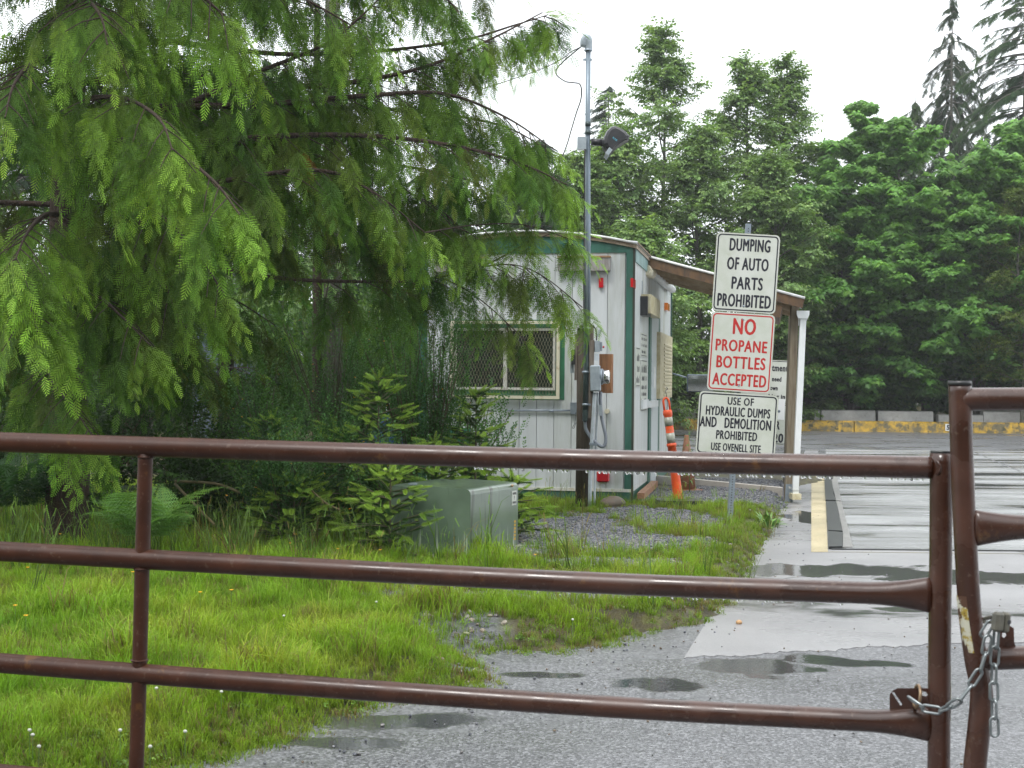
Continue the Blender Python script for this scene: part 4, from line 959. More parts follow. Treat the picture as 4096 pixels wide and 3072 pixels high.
# ------------------------------------------------------------------ curb, timber, boulder, delineator, cone
A = [P(2613,1922,18.6), P(3130,2000,17.3)]; mb = MB(); A[0].z, A[1].z = .10, .045; dr_ = A[1]-A[0]
mb.obox(A[0]-Vector((0,0,.2)), dr_, Vector((.03,.16,0)), Vector((0,0,.2))); tag(mb.build('concrete_curb', MT['path']), 'long pale concrete curb running from the shed door to the canopy post', 'curb')
a, b = P(2548,2003,16.0), P(2605,1930,17.6); a.z = .0; b.z = .03; mb = MB(); mb.obox(a, b-a, Vector((.085,.0,0)), Vector((0,0,.07)))
tag(mb.build('timber_offcut', MT['newwood']), 'orange-brown timber plank lying against the foot of the shed side wall', 'plank')
mb = MB(); mb.sphere(G(2450,2022)+Vector((0,0,.02)), .13, 12, 8, (1.15,.7,.62)); 
mb.v = [tuple(Vector(v)+Vector((math.sin(v[2]*40+v[0]*9),math.cos(v[0]*30),math.sin(v[1]*25+v[0]*22)))*.009) for v in mb.v]
tag(mb.build('boulder', MT['boulder']), 'rounded brown boulder at the foot of the shed corner', 'rock')
Dt = 15.3; bt = P(2716, 2015, Dt); bt.z = float(zground(bt.x, bt.y)); tt = P(2669, 1640, Dt)
dl = thing('delineator_post', bt, 'leaning orange delineator tube with looped handle and silver bands by the shed door', 'traffic post')
ax = (tt-bt).normalized(); Hh = (tt-bt).length
def al(t): return bt + ax*Hh*t
def lathe_ax(mb, prof, n=16):
    mb.tube([al(t) for t, r in prof], [r for t, r in prof], n, True, up=(0,-1,0))
mb = MB(); lathe_ax(mb, [(.03,.058),(.05,.056),(.40,.050),(.615,.048),(.62,.056),(.645,.056),(.65,.047),(.93,.045),(.95,.052),(.99,.052),(1.0,.04)]); mb.build('tube', MT['orange'], dl)
mb = MB(); lathe_ax(mb, [(.655,.0485),(.76,.0482)]); mb.build('reflective_band', MT['reflect'], dl)
mb = MB(); lathe_ax(mb, [(.835,.0478),(.925,.0472)]); mb.build('reflective_band', MT['reflect'], dl)
top = al(1.0); mb = MB(); lp = []
for i in range(13):
    a = PI*i/12; lp.append(top + Vector((math.cos(a)*.032 , 0, 0)) + ax*(.085 + math.sin(a)*.05))
lp = [top+Vector((.032,0,0))+ax*-.005] + lp + [top+Vector((-.032,0,0))+ax*-.005]
mb.tube(lp, .0125, 8); mb.build('handle', MT['orange'], dl)
mb = MB(); pts = rrect(.44,.40,.10,4); bz = bt.z+.02; vs = []
mb.prism([(bt.x+x*1.15, bt.y+y) for x, y in pts], bz-.03, bz+.045); mb.tube([bt+V(0,0,.045), bt+V(0,0,.075)], [.11,.07], 12); mb.build('base', MT['rubber'], dl)
mb = MB(); hk = P(2668,1640,Dt+.05); pts = smoothpts([hk, hk+V(.002,0,.10), hk+V(-.012,0,.18), hk+V(-.016,0,.215), hk+V(.004,0,.235), hk+V(-.004,0,.25), hk+V(-.018,0,.24)], 4); mb.tube(pts, .004, 6)
tag(mb.build('bungee_hook', MT['black']), 'thin black hooked cord standing up behind the orange tube handle', 'cord')
Dc = 17.6; bc = P(2745, 1925, Dc); bc.z = -.03; cone = thing('traffic_cone', bc, 'small faded brown traffic cone behind the orange delineator tube', 'traffic cone')
mb = MB(); mb.tube([bc+V(0,0,.03), bc+V(0,0,.72)], [.125,.028], 20, True); mb.build('cone_body', MT['cone'], cone)
mb = MB(); mb.box(bc+V(0,0,.015), (.36,.36,.03), Matrix.Rotation(.3,3,'Z'), .01); mb.build('base', MT['cone'], cone)

# ------------------------------------------------------------------ far curb and blocks
def barY(x): return 43.9 - .16*(x-5.0) if x < 12 else 42.78 - .05*(x-12)
def bq(px): # world x on barrier line for a pixel column
    x = 10.0
    for _ in range(6): x = (px-2048)/F*barY(x)
    return x
bx = [bq(p) for p in (1250,1720,2200,2690,3060,3416,3796,4180,4600)]
for i in range(len(bx)-1):
    xa, xb = bx[i]+.01, bx[i+1]-.01; a, b = V(xa, barY(xa), ZR), V(xb, barY(xb), ZR); mb = MB(); d = b-a; nb_ = Vector((-d.y, d.x, 0)).normalized()
    prof = [(-.17,0),(.17,0),(.15,.30),(.10,.335),(-.10,.335),(-.15,.30)]; dn = d.normalized(); M = Matrix(((nb_.x,0,dn.x,a.x),(nb_.y,0,dn.y,a.y),(0,1,0,a.z),(0,0,0,1)))
    mb.prism(prof, 0, d.length, M); cb = mb.build('yellow_curb_block', MT['curb'])
    labs = ['worn yellow curb block at the far left end of the curb row','worn yellow curb block hidden behind the office shed','worn yellow curb block behind the shed end','worn yellow curb block seen between the shed and the white signs','worn yellow curb block just right of the white downspout','worn yellow curb block in the middle of the open stretch','worn yellow curb block behind the right gate post','worn yellow curb block at the right edge of the picture']
    tag(cb, labs[i], 'curb', 'yellow curb blocks along the far side of the lot')
xm = bq(3786); ym = barY(xm); plate = MB(); plate.box((xm, ym-.19, ZR+.17), (.165,.012,.21)); npl = thing('bay_number', (xm, ym-.19, ZR+.06), 'small white plate with the black number 5 on the yellow curb', 'number plate')
pl_ = plate.build('plate', MT['paper'], npl)
text_mesh('t', '5', V(xm, ym-.197, ZR+.17), V(1,0,0), V(0,0,1), V(0,-1,0), -.045, .04, -.075, .075, INK, npl, .03)
blk = [(-3.0,.30,0),(0,.31,0)]
bps = [(1300,1560,.33,0),(1570,1830,.32,.01),(1840,2100,.33,0),(2110,2370,.32,0),(2380,2640,.33,0.01),(2660,2905,.33,0),(2915,3085,.32,0),(3092,3296,.33,0),(3304,3522,.325,.012),(3531,3754,.32,-.006),(3775,3885,.22,0),(3890,3955,.22,0),(3957,4180,.33,.01),(4190,4400,.33,0)]
for i, (pa, pb_, h, t) in enumerate(bps):
    xa, xb = bq(pa), bq(pb_); ya, yb = barY(xa)+.62, barY(xb)+.62; a, b = V(xa, ya, ZR+.30), V(xb, yb, ZR+.30+t*6*.1); d = b-a; nb_ = Vector((-d.y, d.x, 0)).normalized()
    mb = MB(); dn = d.normalized(); up_ = Vector((0,0,1)) - dn*dn.z
    M = Matrix(((nb_.x,up_.x,dn.x,a.x),(nb_.y,up_.y,dn.y,a.y),(0,up_.z,dn.z,a.z),(0,0,0,1)))
    mb.prism([(-.22,-.32),(.25,-.32),(.22,h-.01),(.16,h+.03),(-.10,h+.03),(-.15,h)], 0, d.length, M); o = mb.build('concrete_block', MT['concrete'])
    L_ = ['hidden behind the foliage, leftmost of the row','second from the left end, behind the foliage','behind the shed, third of the row','behind the shed, fourth of the row','behind the shed, fifth of the row','right beside the far corner of the shed','behind the stacked white signs','left of the white downspout, partly hidden','just right of the white downspout','middle one, in the open below the maple','low one just left of the right gate post','low dark one just right of the right gate post','right one, under the top rail of the right gate','beyond the right edge of the picture'][i]
    tag(o, 'grey concrete barrier block ' + L_, 'barrier', 'grey concrete blocks behind the yellow curb')

# ------------------------------------------------------------------ service pole
Dp = 15.05
def PP(px, py, dd=0.0): return P(px, py, Dp+dd)
pl = thing('service_pole', V(PP(2328,2015).x, Dp, 0), 'dark wooden service pole with tall conduit mast, electric meter and black floodlight before the shed', 'utility pole')
mb = MB(); mb.tube([PP(2329,2040), PP(2338,1650), PP(2342,1302)], [.078,.088,.092], 16); mb.build('post', MT['oldwood'], pl)
def slab_px(name, x0, y0, x1, y1, d0, th, mat, parent=pl, skew=0):
    a, b = PP(x0,y1,d0), PP(x1,y0,d0); mb = MB(); mb.obox((a.x, Dp+d0, a.z), (b.x-a.x,0,0), (0,th,0), (skew,0,b.z-a.z)); return mb.build(name, mat, parent)
slab_px('side_plank', 2299, 1334, 2309, 1521, -.02, .12, MT['greywood']); slab_px('relay_box', 2285, 1399, 2301, 1458, -.03, .08, MT['black']); slab_px('grey_cover', 2281, 1436, 2296, 1492, .05, .03, MT['greybox'])
slab_px('front_plank', 2352, 1360, 2374, 1672, -.16, .035, MT['greywood'], skew=.01)
# mast: lower dark-green pipe, upper pale pipe
mb = MB(); mb.tube([PP(2341,1672,-.16), PP(2345,1480,-.14), PP(2346,1290,-.10), PP(2352,860,-.05)], .031, 14); mb.build('lower_conduit', MT['mastg'], pl)
mb = MB(); mb.tube([PP(2352,1290,-.10), PP(2352,900,-.06), PP(2351,520,-.03), PP(2353,198,0)], .0285, 14); mst = mb.build('mast', MT['mast'], pl)
for y in (496, 530, 872, 975): mb = MB(); c = PP(2352,y,-.05); mb.tube([c+V(0,0,.022), c-V(0,0,.022)], .0325, 12); mb.build('coupling', MT['mastg'], mst)
for y, dd in ((1312,-.11),(1488,-.14),(1618,-.15)): mb = MB(); c = PP(2343,y,dd); mb.tube([c+V(0,0,.012), c-V(0,0,.012)], .040, 12); mb.obox(c+V(.02,-.01,-.01), (.035,0,0), (0,.02,0), (0,0,.02)); mb.build('pipe_clamp', MT['galv'], pl)
mb = MB(); c = PP(2353,205); mb.tube([c, c+V(0,0,.02)], .045, 12); mb.obox(PP(2332,238)+V(0,-.02,-.01), (.10,0,0), (0,.04,0), (0,0,.018)); mb.build('mast_collar', MT['galv'], mst)
mb = MB(); pts = smoothpts([PP(2354,204), PP(2354,175), PP(2349,152), PP(2338,160), PP(2334,188)], 4); mb.tube(pts, [.042,.042,.043,.044,.045,.047,.048,.048,.048,.047,.046,.045,.044,.044,.042,.04,.034][:len(pts)], 12, True); mb.build('weatherhead', MT['greybox'], mst)
# floodlight
fb = slab_px('mast_box', 2310, 547, 2346, 596, -.11, .10, MT['greybox'])
mb = MB(); a, b = PP(2364,568,-.03), PP(2410,570,-.03); mb.tube([a,b], .040, 8); flt = mb.build('floodlight', MT['black'], pl)
prof = [(2413,553),(2424,530),(2442,512),(2457,508),(2478,516),(2503,533),(2517,550),(2512,566),(2500,571),(2468,592),(2456,603),(2438,622),(2420,608),(2409,587)]
pw = [PP(x, y) for x, y in prof]; cx_ = sum((p.x for p in pw))/len(pw); cz_ = sum((p.z for p in pw))/len(pw)
mb = MB(); rings = [(.16,.70),(.13,.90),(.07,1.0),(-.07,1.0),(-.13,.90),(-.16,.70)]; vs = []
for dy, s_ in rings: vs += [V(cx_+(p.x-cx_)*s_, Dp+dy, cz_+(p.z-cz_)*s_) for p in pw]
k = len(prof); fs = [tuple(range(k-1,-1,-1)), tuple(range(5*k,6*k))] + [(r*k+i, r*k+(i+1) % k, (r+1)*k+(i+1) % k, (r+1)*k+i) for r in range(5) for i in range(k)]; mb.add(vs, fs)
mb.build('lamp_housing', MT['black'], flt)
a, b, c, d = PP(2422,611,-.165), PP(2437,588,-.165), PP(2450,599,-.165), PP(2433,622,-.165)
mb = MB(); mb.add([a,b,c,d,a+V(0,.3,0),b+V(0,.3,0),c+V(0,.3,0),d+V(0,.3,0)], [(0,1,2,3),(4,7,6,5),(0,4,5,1),(2,6,7,3),(3,7,4,0),(1,5,6,2)]); mb.build('lamp_glass', MT['greybox'], flt)
text_mesh('t', 'RAB', PP(2460,556,-.168), V(.8,0,-.6), V(.6,0,.8), V(0,-1,0), -.028, .028, -.010, .010, pmat('pale_blue_print', (.08,.32,.42), .5), flt, .01)
# cables
def cable(name, pts, r, mat=MT['cable'], parent=pl, n=6): mb = MB(); mb.tube(smoothpts(pts, n), r, 5, True); return mb.build(name, mat, parent)
cable('cable', [PP(2330,182), PP(2290,215,.2), PP(2262,238,.4), PP(2228,275,.6), PP(2227,300,.7), PP(2260,325,.5), PP(2290,330,.3), PP(2318,336,.1), PP(2326,360,.1), PP(2323,400,.2), PP(2306,450,.5), PP(2285,520,1.0), PP(2260,600,1.6), PP(2200,740,3.0), PP(2135,930,4.6)], .008)
cable('cable', [PP(2330,184), PP(2280,210,.3), PP(2249,234,.5), PP(2100,300,2), PP(1700,420,5), PP(1200,520,9)], .006)
cable('cable', [PP(2340,596,-.1), PP(2338,700,-.12), PP(2337,1000,-.12), PP(2335,1220,-.12), PP(2341,1275,-.16), PP(2362,1296,-.17), PP(2381,1315,-.16), PP(2386,1340,-.16), PP(2386,1362,-.16)], .008)
cable('wire', [PP(2303,1650,-.05), PP(2300,1690,-.05), PP(2290,1710,-.05), PP(2296,1712,-.05), PP(2304,1690,-.05)], .003)
# insulators
mb = MB()
for z, r in ((0,.026),(.018,.034),(.034,.024),(.05,.032)): c = PP(2311,1315,-.06); mb.tube([c+V(0,0,z), c+V(0,0,z+.013)], r, 10)
mb.build('insulator', MT['porc'], pl)
# plywood backing and boxes
a = PP(2396,1418,-.05); mb = MB(); sk = Vector((.02,.35,0)).normalized()
mb.obox(PP(2396,1572,-.02), Vector((.135,.0,.0)), Vector((.02,.02,0)), V(0,0,(PP(0,1418).z-PP(0,1574).z))); mb.build('backing_board', MT['plywood'], pl)
slab_px('switch_box', 2379, 1364, 2400, 1408, -.18, .10, MT['greybox']); slab_px('switch_cover', 2400.5, 1368, 2409, 1404, -.17, .08, MT['galv'])
mb = MB(); c = PP(2410,1388,-.13); mb.tube([c, c+V(.02,0,0)], .012, 8); mb.build('red_knob', MT['red'], pl)
slab_px('cable_cleat', 2379, 1414, 2394, 1442, -.17, .04, MT['pvc']); o = slab_px('wrapped_end', 2388, 1318, 2400, 1346, -.16, .04, MT['greybox'], skew=.02)
# meter box: seen from its side, meter bulging to the right
mbx = MB(); a, b = PP(2361,1566,-.24), PP(2403,1461,-.24); mbx.box(((a.x+b.x)/2, Dp-.17, (a.z+b.z)/2), (b.x-a.x, .20, a.z and (b.z-a.z)), Matrix.Rotation(-.035,3,'Y'), .012); meb = mbx.build('meter_box', MT['greybox'], pl)
mb = MB(); c = PP(2403,1507,-.18); mb.tube([c, c+V(.022,-.004,0)], [.088,.088], 22, True); mb.build('meter_ring', MT['galv'], meb)
mb = MB(); mb.tube([c+V(.022,-.004,0), c+V(.085,-.012,-.002), c+V(.098,-.014,-.002)], [.078,.076,.06], 22, True); mb.build('meter_glass', MT['chrome'], meb)
mb = MB(); mb.obox(PP(2417,1526,-.27), (.05,-.005,0), (0,.02,0), (0,0,.018)); mb.build('meter_dial', MT['black'], meb)
mb = MB(); a, b = PP(2364,1560,-.285), PP(2397,1466,-.285); mb.obox((a.x, Dp-.283, a.z), (b.x-a.x,0,0), (0,.012,0), (.0,0,b.z-a.z)); mb.build('box_cover', MT['greybox'], meb)
def pipe(name, pts, r, mat): mb = MB(); mb.tube(smoothpts([PP(*p) for p in pts], 4), r, 10); return mb.build(name, mat, pl)
pipe('pvc_conduit', [(2379,1570,-.19),(2372,1690,-.19),(2366,1800,-.18),(2361,1900,-.17),(2359,2025,-.15)], .021, MT['pvc'])
pipe('pvc_conduit', [(2391,1570,-.17),(2387,1680,-.15),(2382,1800,-.13),(2380,1900,-.12),(2378,2020,-.12)], .012, MT['pvc'])
pipe('flexible_conduit', [(2340,1685,-.15),(2343,1715,-.15),(2358,1742,-.16),(2374,1762,-.18),(2395,1780,-.2),(2410,1787,-.2),(2421,1775,-.2),(2423,1745,-.19),(2415,1710,-.18),(2406,1665,-.16),(2401,1600,-.14),(2403,1568,-.12)], .019, MT['pvcgrey'])
slab_px('conduit_body', 2395, 1620, 2409, 1663, -.20, .05, MT['greybox']); slab_px('conduit_body', 2330, 1640, 2350, 1685, -.19, .05, MT['mastg'])
mb = MB()
for x, y in ((2368,1775),(2382,1778)): c = PP(x,y,-.19); mb.obox(c-V(.03,.03,.012), (.05,0,0), (0,.05,0), (0,0,.024))
mb.build('pipe_strap', MT['galv'], pl)

# ------------------------------------------------------------------ gates
Dl, Dr_ = 4.2, 3.69
def GD(px): return Dl + (Dr_-Dl)*px/3740.0
def GPt(px, py, dd=0): return P(px, py, GD(px)+dd)
RP = .0302
gate = thing('swing_gate', V(-1.0, GD(900), ZR), 'brown tubular steel gate with four rails, wet top rail, spanning the foreground', 'gate')
def resamp(q, st):
    ds = [0]
    for i in range(1, len(q)): ds.append(ds[-1]+(q[i]-q[i-1]).length)
    n_ = max(2, int(ds[-1]/st)); res = []
    for k in range(n_+1):
        s_ = ds[-1]*k/n_; i = max(0, min(int(np.searchsorted(ds, s_, side='right'))-1, len(q)-2)); res.append(q[i].lerp(q[i+1], (s_-ds[i])/max(ds[i+1]-ds[i], 1e-9)))
    return res
def rail(nm, pts, mat=MT['rust'], flare=None, fl_left=False, par=gate, D=GPt, r=RP):
    q = smoothpts([D(*p) for p in pts], 12); q = resamp(q, .014); n_ = len(q); rs = [r]*n_; sy = [1.0]*n_
    if flare:
        for i in range(n_):
            d = (q[i]-q[0 if fl_left else -1]).length
            if d < flare: t = 1-d/flare; t = t**1.8; sy[i] = (1+.62*t); rs[i] = r*(1-.25*t); sy[i] *= rs[i] and (r/rs[i])
    mb = MB(); mb.tube(q, rs, 22, True, sy=sy, up=(0,0,1)); return mb.build(nm, mat, par)
rail('rail', [(-2480,1690),(-1240,1728),(0,1768),(1240,1807),(2480,1843),(3725,1870)])
rail('rail', [(-2480,2065),(-1240,2136),(0,2205),(1240,2273),(2480,2336),(3722,2380)], flare=.17)
rail('rail', [(-2480,2460),(-1240,2557),(0,2652),(1240,2745),(2480,2830),(3722,2895)], flare=.17)
rail('rail', [(-2480,2860),(-1240,2980),(0,3096),(1240,3205),(2480,3300),(3722,3390)], flare=.17)
def bar(nm, pts, r, D=GPt, par=gate): mb = MB(); mb.tube(smoothpts([D(*p) for p in pts], 10), r, 20, True, up=(0,-1,0)); return mb.build(nm, MT['rust'], par)
sl = bar('upright', [(583,1800),(569,2250),(558,2690)], .0222); bar('upright', [(558,2692),(545,3072),(541,3140)], .0222); 
st = bar('end_stile', [(3765,1812),(3763,2200),(3758,2600),(3755,3072),(3752,3480)], RP*.985)
bar('end_stile', [(-2560,1640),(-2540,2200),(-2520,2900)], RP)
mb = MB(); c = GPt(3765,1810); mb.tube([c, c+V(0,0,.006)], [.0295,.027], 16); mb.build('end_cap', MT['rubber'], st)
for px, py in ((583,1822+6),(569,2236),(569,2275),(557,2690),(558,2640)):   # weld beads
    c = GPt(px, py); mb = MB(); pts = [c + V(math.cos(a)*.0235, -.0+math.sin(a)*.0235, .0) for a in np.linspace(0, 2*PI, 15)]; mb.tube(pts, .0032, 5, False); mb.build('weld_bead', MT['rust'], gate)
c0 = [GPt(3728,1838,-.006), GPt(3752,1848,-.026), GPt(3760,1872,-.030), GPt(3752,1895,-.026), GPt(3730,1905,-.006)]; mb = MB(); mb.tube(smoothpts(c0,4), .004, 6); mb.build('weld_bead', MT['rust'], gate)
# slotted latch plate above the third rail
def g6(x, y, dd=0): return GPt(3500+x/2.297, 2350+y/2.297, dd)
def plate6(nm, poly, holes, th, par, D=g6, mat=MT['rust'], dd=0):
    """thin plate with real slots, cut from a grid of strips"""
    import bmesh
    from mathutils.geometry import tessellate_polygon
    loops = [[Vector((x, y, 0)) for x, y in poly]] + [[Vector((x, y, 0)) for x, y in h] for h in holes]
    tris = tessellate_polygon(loops); flat_ = [p for l in loops for p in l]
    A = [D(p.x, p.y, dd-th/2) for p in flat_]; B = [D(p.x, p.y, dd+th/2) for p in flat_]; k = len(flat_); fs = [tuple(t) for t in tris] + [tuple(i+k for i in reversed(t)) for t in tris]
    b = 0
    for l in loops:
        for i in range(len(l)): j = (i+1) % len(l); fs.append((b+i, b+j, b+j+k, b+i+k))
        b += len(l)
    mb = MB(); mb.add(A+B, fs); return mb.build(nm, mat, par)
plate6('latch_plate', [(135,1175),(135,985),(160,950),(205,925),(492,925),(495,1175)], [[(155,965),(172,958),(248,1068),(246,1082),(232,1084)], [(412,955),(425,947),(470,962),(484,985),(470,1002),(440,996),(415,975)]], .006, gate)
# drops hanging under the top rail
mb = MB(); random.seed(5)
R1X, R1Y = [0,1240,2480,3725], [1768,1807,1843,1870]; R2Y = [2205,2273,2336,2380]
for _ in range(95):
    px = rnd(1900, 3690); c = GPt(px, float(np.interp(px, R1X, R1Y))); r = rnd(.0026,.0050); mb.sphere(c - V(0,0,RP+r*.55), r, 8, 6, (1,1,1.2))
for _ in range(26):
    px = rnd(2600, 3400); c = GPt(px, float(np.interp(px, R1X, R2Y))); r = rnd(.0024,.0044); mb.sphere(c - V(0,0,RP+r*.6), r, 8, 6, (1,1,1.2))
o = mb.build('raindrops', MT['drop'], gate); o['kind'] = 'stuff'
mb = MB()
for _ in range(600):
    px = rnd(2600, 3700); a = rnd(.15, 1.25); y0 = float(np.interp(px, R1X, R1Y)); c = GPt(px, y0); r = rnd(.0007,.0019)
    mb.sphere(c + V(0,-math.cos(a)*RP*.99, math.sin(a)*RP*.99), r, 6, 4)
o = mb.build('raindrops', MT['drop'], gate); o['kind'] = 'stuff'
# right gate
DR2 = lambda px: 3.60 - (px-3840)*.00009
def RPt(px, py, dd=0): return P(px, py, DR2(px)+dd)
g2 = thing('swing_gate', V(RPt(3900,2000).x, DR2(3900), ZR), 'brown tubular steel gate at the right edge, end post bent inward, padlocked', 'gate')
p2 = bar('end_stile', [(3839,1535),(3848,1840),(3862,2163),(3880,2447),(3904,2640),(3922,2730),(3926,2800),(3915,2920),(3899,3072),(3880,3300)], RP*.97, RPt, g2)
mb = MB(); c = RPt(3839,1534); mb.tube([c-V(0,0,.004), c+V(0,0,.007)], [.0318,.0295], 18); mb.build('end_cap', MT['rubber'], p2)
rail('rail', [(3845,1597),(4600,1594),(5400,1590)], par=g2, D=RPt)
rail('rail', [(3895,2112),(4600,2097),(5400,2085)], par=g2, D=RPt, flare=.16, fl_left=True)
rail('rail', [(3915,2636),(4600,2612),(5400,2590)], par=g2, D=RPt)
rail('rail', [(3890,3170),(4600,3135),(5400,3110)], par=g2, D=RPt)
bar('upright', [(5380,1560),(5380,3250)], RP, RPt, g2)
def g6r(x, y, dd=0): return RPt(3500+x/2.297, 2350+y/2.297, dd)
plate6('latch_plate', [(1128,545),(1120,360),(1145,340),(1190,380),(1240,352),(1276,375),(1280,505),(1295,545)], [[(1168,420),(1200,415),(1205,440),(1188,462),(1168,452)]], .006, g2, g6r)
mb = MB(); mb.tube([g6r(985,285), g6r(1090,285)], .004, 6); mb.tube([g6r(985,285), g6r(985,330)], .004, 6); mb.build('latch_bracket', MT['rust'], g2)
mpaint = pmat('peeling_reflective_tape', (.46,.45,.36), .5, (.30,.22,.03), 26, lo=.5, hi=.56, col3=(.07,.03,.015), n3=17, lo3=.54, hi3=.57)
def tape(pts, a0, a1, D, par, r=RP):
    mb = MB(); q = smoothpts([D(*p) for p in pts], 8); vs = []; m_ = 6
    for p in q:
        for k in range(m_+1): a = a0+(a1-a0)*k/m_; vs.append(p + V(math.cos(a)*(r*1.012), -math.sin(a)*(r*1.012), 0))
    mb.add(vs, [(i*(m_+1)+k, i*(m_+1)+k+1, (i+1)*(m_+1)+k+1, (i+1)*(m_+1)+k) for i in range(len(q)-1) for k in range(m_)], True); return mb.build('peeling_tape', mpaint, par)
tape([(3871,2380),(3882,2480),(3902,2605)], 2.0, 3.1, RPt, g2); tape([(3757,2660),(3756,2800),(3756,2880)], .0, .55, GPt, gate)
# gate support post far left, outside the picture
bar('hinge_post', [(-2720,1400),(-2720,3400)], .05)

# chain
ch = thing('lock_chain', g6(700,1100), 'grey zinc chain looped through the latch plate and hanging from the padlock', 'chain')
def link(c, d, nrm, L_=.058, W_=.027, r=.0037):
    d = d.normalized(); nrm = nrm - d*nrm.dot(d); nrm.normalize(); s = d.cross(nrm); hl = L_/2-W_/2; R_ = W_/2-r; pts = []
    for i in range(9): a = -PI/2+PI*i/8; pts.append(c + d*(hl+math.cos(a)*R_) + s*(math.sin(a)*R_))
    for i in range(9): a = PI/2+PI*i/8; pts.append(c + d*(-hl+math.cos(a)*R_) + s*(math.sin(a)*R_))
    pts.append(pts[0]); pts.append(pts[1]); mb = MB(); mb.tube(pts, r, 8, False); return mb.build('link', MT['chain'], ch)
def chain(path, pitch=.0455, roll0=0, face=V(0,-1,0)):
    q = smoothpts(path, 20); ds = [0]
    for i in range(1, len(q)): ds.append(ds[-1]+(q[i]-q[i-1]).length)
    n_ = int(ds[-1]/pitch); 
    def at(s): 
        i = int(np.searchsorted(ds, min(s, ds[-1]-1e-6), side='right'))-1; i = max(0, min(i, len(q)-2)); t = (s-ds[i])/max(ds[i+1]-ds[i], 1e-9); return q[i].lerp(q[i+1], t)
    for i in range(n_+1):
        s = i*pitch; a, b = at(max(s-.02, 0)), at(min(s+.02, ds[-1])); d = b-a; nf = face
        if (i+roll0) % 2: nf = d.normalized().cross(face) + face*.25
        else: nf = face + d.normalized().cross(face)*.15
        link(at(s), d, nf)
chain([g6(375,1055,-.045), g6(470,1110,-.06), g6(610,1120,-.075), g6r(745,1055,-.05), g6r(820,985,-.05), g6r(905,855,-.05), g6r(975,740,-.05), g6r(1010,600,-.05), g6r(1045,440,-.05)], roll0=1)
chain([g6r(1112,470,-.045), g6r(1100,650,-.045), g6r(1092,850,-.045), g6r(1095,1150,-.045), g6r(1100,1420,-.045)], roll0=1)
chain([g6r(1030,380,-.045), g6r(1075,310,-.05)], roll0=0)
mb = MB(); rg = []
for i in range(13): a = 2*PI*i/12; rg.append(g6(350,985,-.0) + V(.004+.004*math.sin(a), -.022+.028*math.cos(a), .030*math.sin(a)))
mb.tube(rg, .0045, 8, False); mb.build('ring', pmat('tarnished_ring', (.26,.18,.11), .4, metal=.6), ch)
lk = thing('padlock', g6r(1168,320,-.06), 'old laminated grey padlock holding the chain to the right gate', 'padlock')
mb = MB(); R_ = Matrix.Rotation(.45,3,'Z') @ Matrix.Rotation(.12,3,'Y'); cL = g6r(1160,318,-.06)
mb.box(cL - R_ @ V(.012,0,0), (.028,.026,.050), R_, .006); mb.build('lock_body', MT['lock'], lk); 
mb = MB(); mb.box(cL + R_ @ V(.012,0,0), (.018,.028,.052), R_, .005); ff = mb.build('lock_face', MT['lock'], lk)
mb = MB(); q = cL + R_ @ V(.012,-.0142,.003); mb.tube([q, q - R_ @ V(0,.002,0)], .006, 10); mb.build('keyhole', MT['black'], ff)
mb = MB(); mb.tube(smoothpts([cL + R_ @ V(-.02,0,.012), g6r(1060,270,-.05), g6r(1010,285,-.03), g6r(1010,318,-.03), g6r(1060,318,-.05), cL + R_ @ V(-.02,0,-.005)], 5), .0042, 8); mb.build('shackle', MT['lock'], lk)

# ------------------------------------------------------------------ transformer cabinet
N0 = P(1880, 2245, 10.45); N0.z = 0; rr = V(.424,.906,0); ll = V(-.906,.424,0); HC = .535
cb = thing('transformer_cabinet', N0, 'low green steel transformer cabinet with pale runs and warning label in the grass', 'electrical cabinet')
cbp = lambda a, b, z: N0 + rr*a + ll*b + V(0,0,z)
def hood(b0, b1, h, ins=0.0, a0=0.0, a1=.86, nm='hood', mat=MT['cabinet'], sk=.05):
    mb = MB(); R_ = .045; prof = [(a0, .0)]
    for i in range(6): t = PI/2*i/5; prof.append((a0 + R_ - R_*math.cos(t), 0)) if False else None
    # cross-section across b (front = b0): vertical front, rounded top edge, slightly pitched lid
    sec = [(b0, .02)] + [(b0 + R_*(1-math.cos(t)), h - R_ + R_*math.sin(t)) for t in np.linspace(0, PI/2, 6)] + [(b1, h+.012), (b1, .02)]
    k = len(sec); vs = [cbp(a0, b, z) for b, z in sec] + [cbp(a1, b, z) for b, z in sec]
    mb.add(vs, [tuple(range(k)), tuple(range(2*k-1, k-1, -1))] + [(i, k+i, k+(i+1) % k, (i+1) % k) for i in range(k)]); return mb.build(nm, mat, cb)
hood(0, .50, HC); hood(.505, .70, HC-.008, a0=.004, a1=.85, nm='tank_section')
mb = MB(); mb.obox(cbp(-.04,-.04,-.12), rr*.95, ll*.80, V(0,0,.14)); mb.build('pad', MT['path'], cb)
mb = MB(); mb.obox(cbp(.74,-.002,.355), rr*.085, ll*.0015, V(0,0,.115)); lb = mb.build('warning_label', MT['signw'], cb)
for t, y0, y1 in (('CAUTION',.085,.103),('!',.045,.075),('HIGH VOLTAGE',.012,.030)):
    text_mesh('t', t, cbp(.74,-.0022,.355), rr, V(0,0,1), -ll, *((.012,.074) if t != '!' else (.038,.046)), y0, y1, INK, lb, .0)
mb = MB(); 
for i in range(6): mb.obox(cbp(.785,-.002,.07+i*.028), rr*.032, ll*.001, V(0,0,.018))
lb2 = mb.build('number_tag', pmat('yellow_tag', (.55,.33,.03), .5), cb)
mb = MB(); c = cbp(.735,-.006,.515); mb.sphere(c, .012, 8, 5); mb.build('lock_tab', MT['rusttop'], cb)
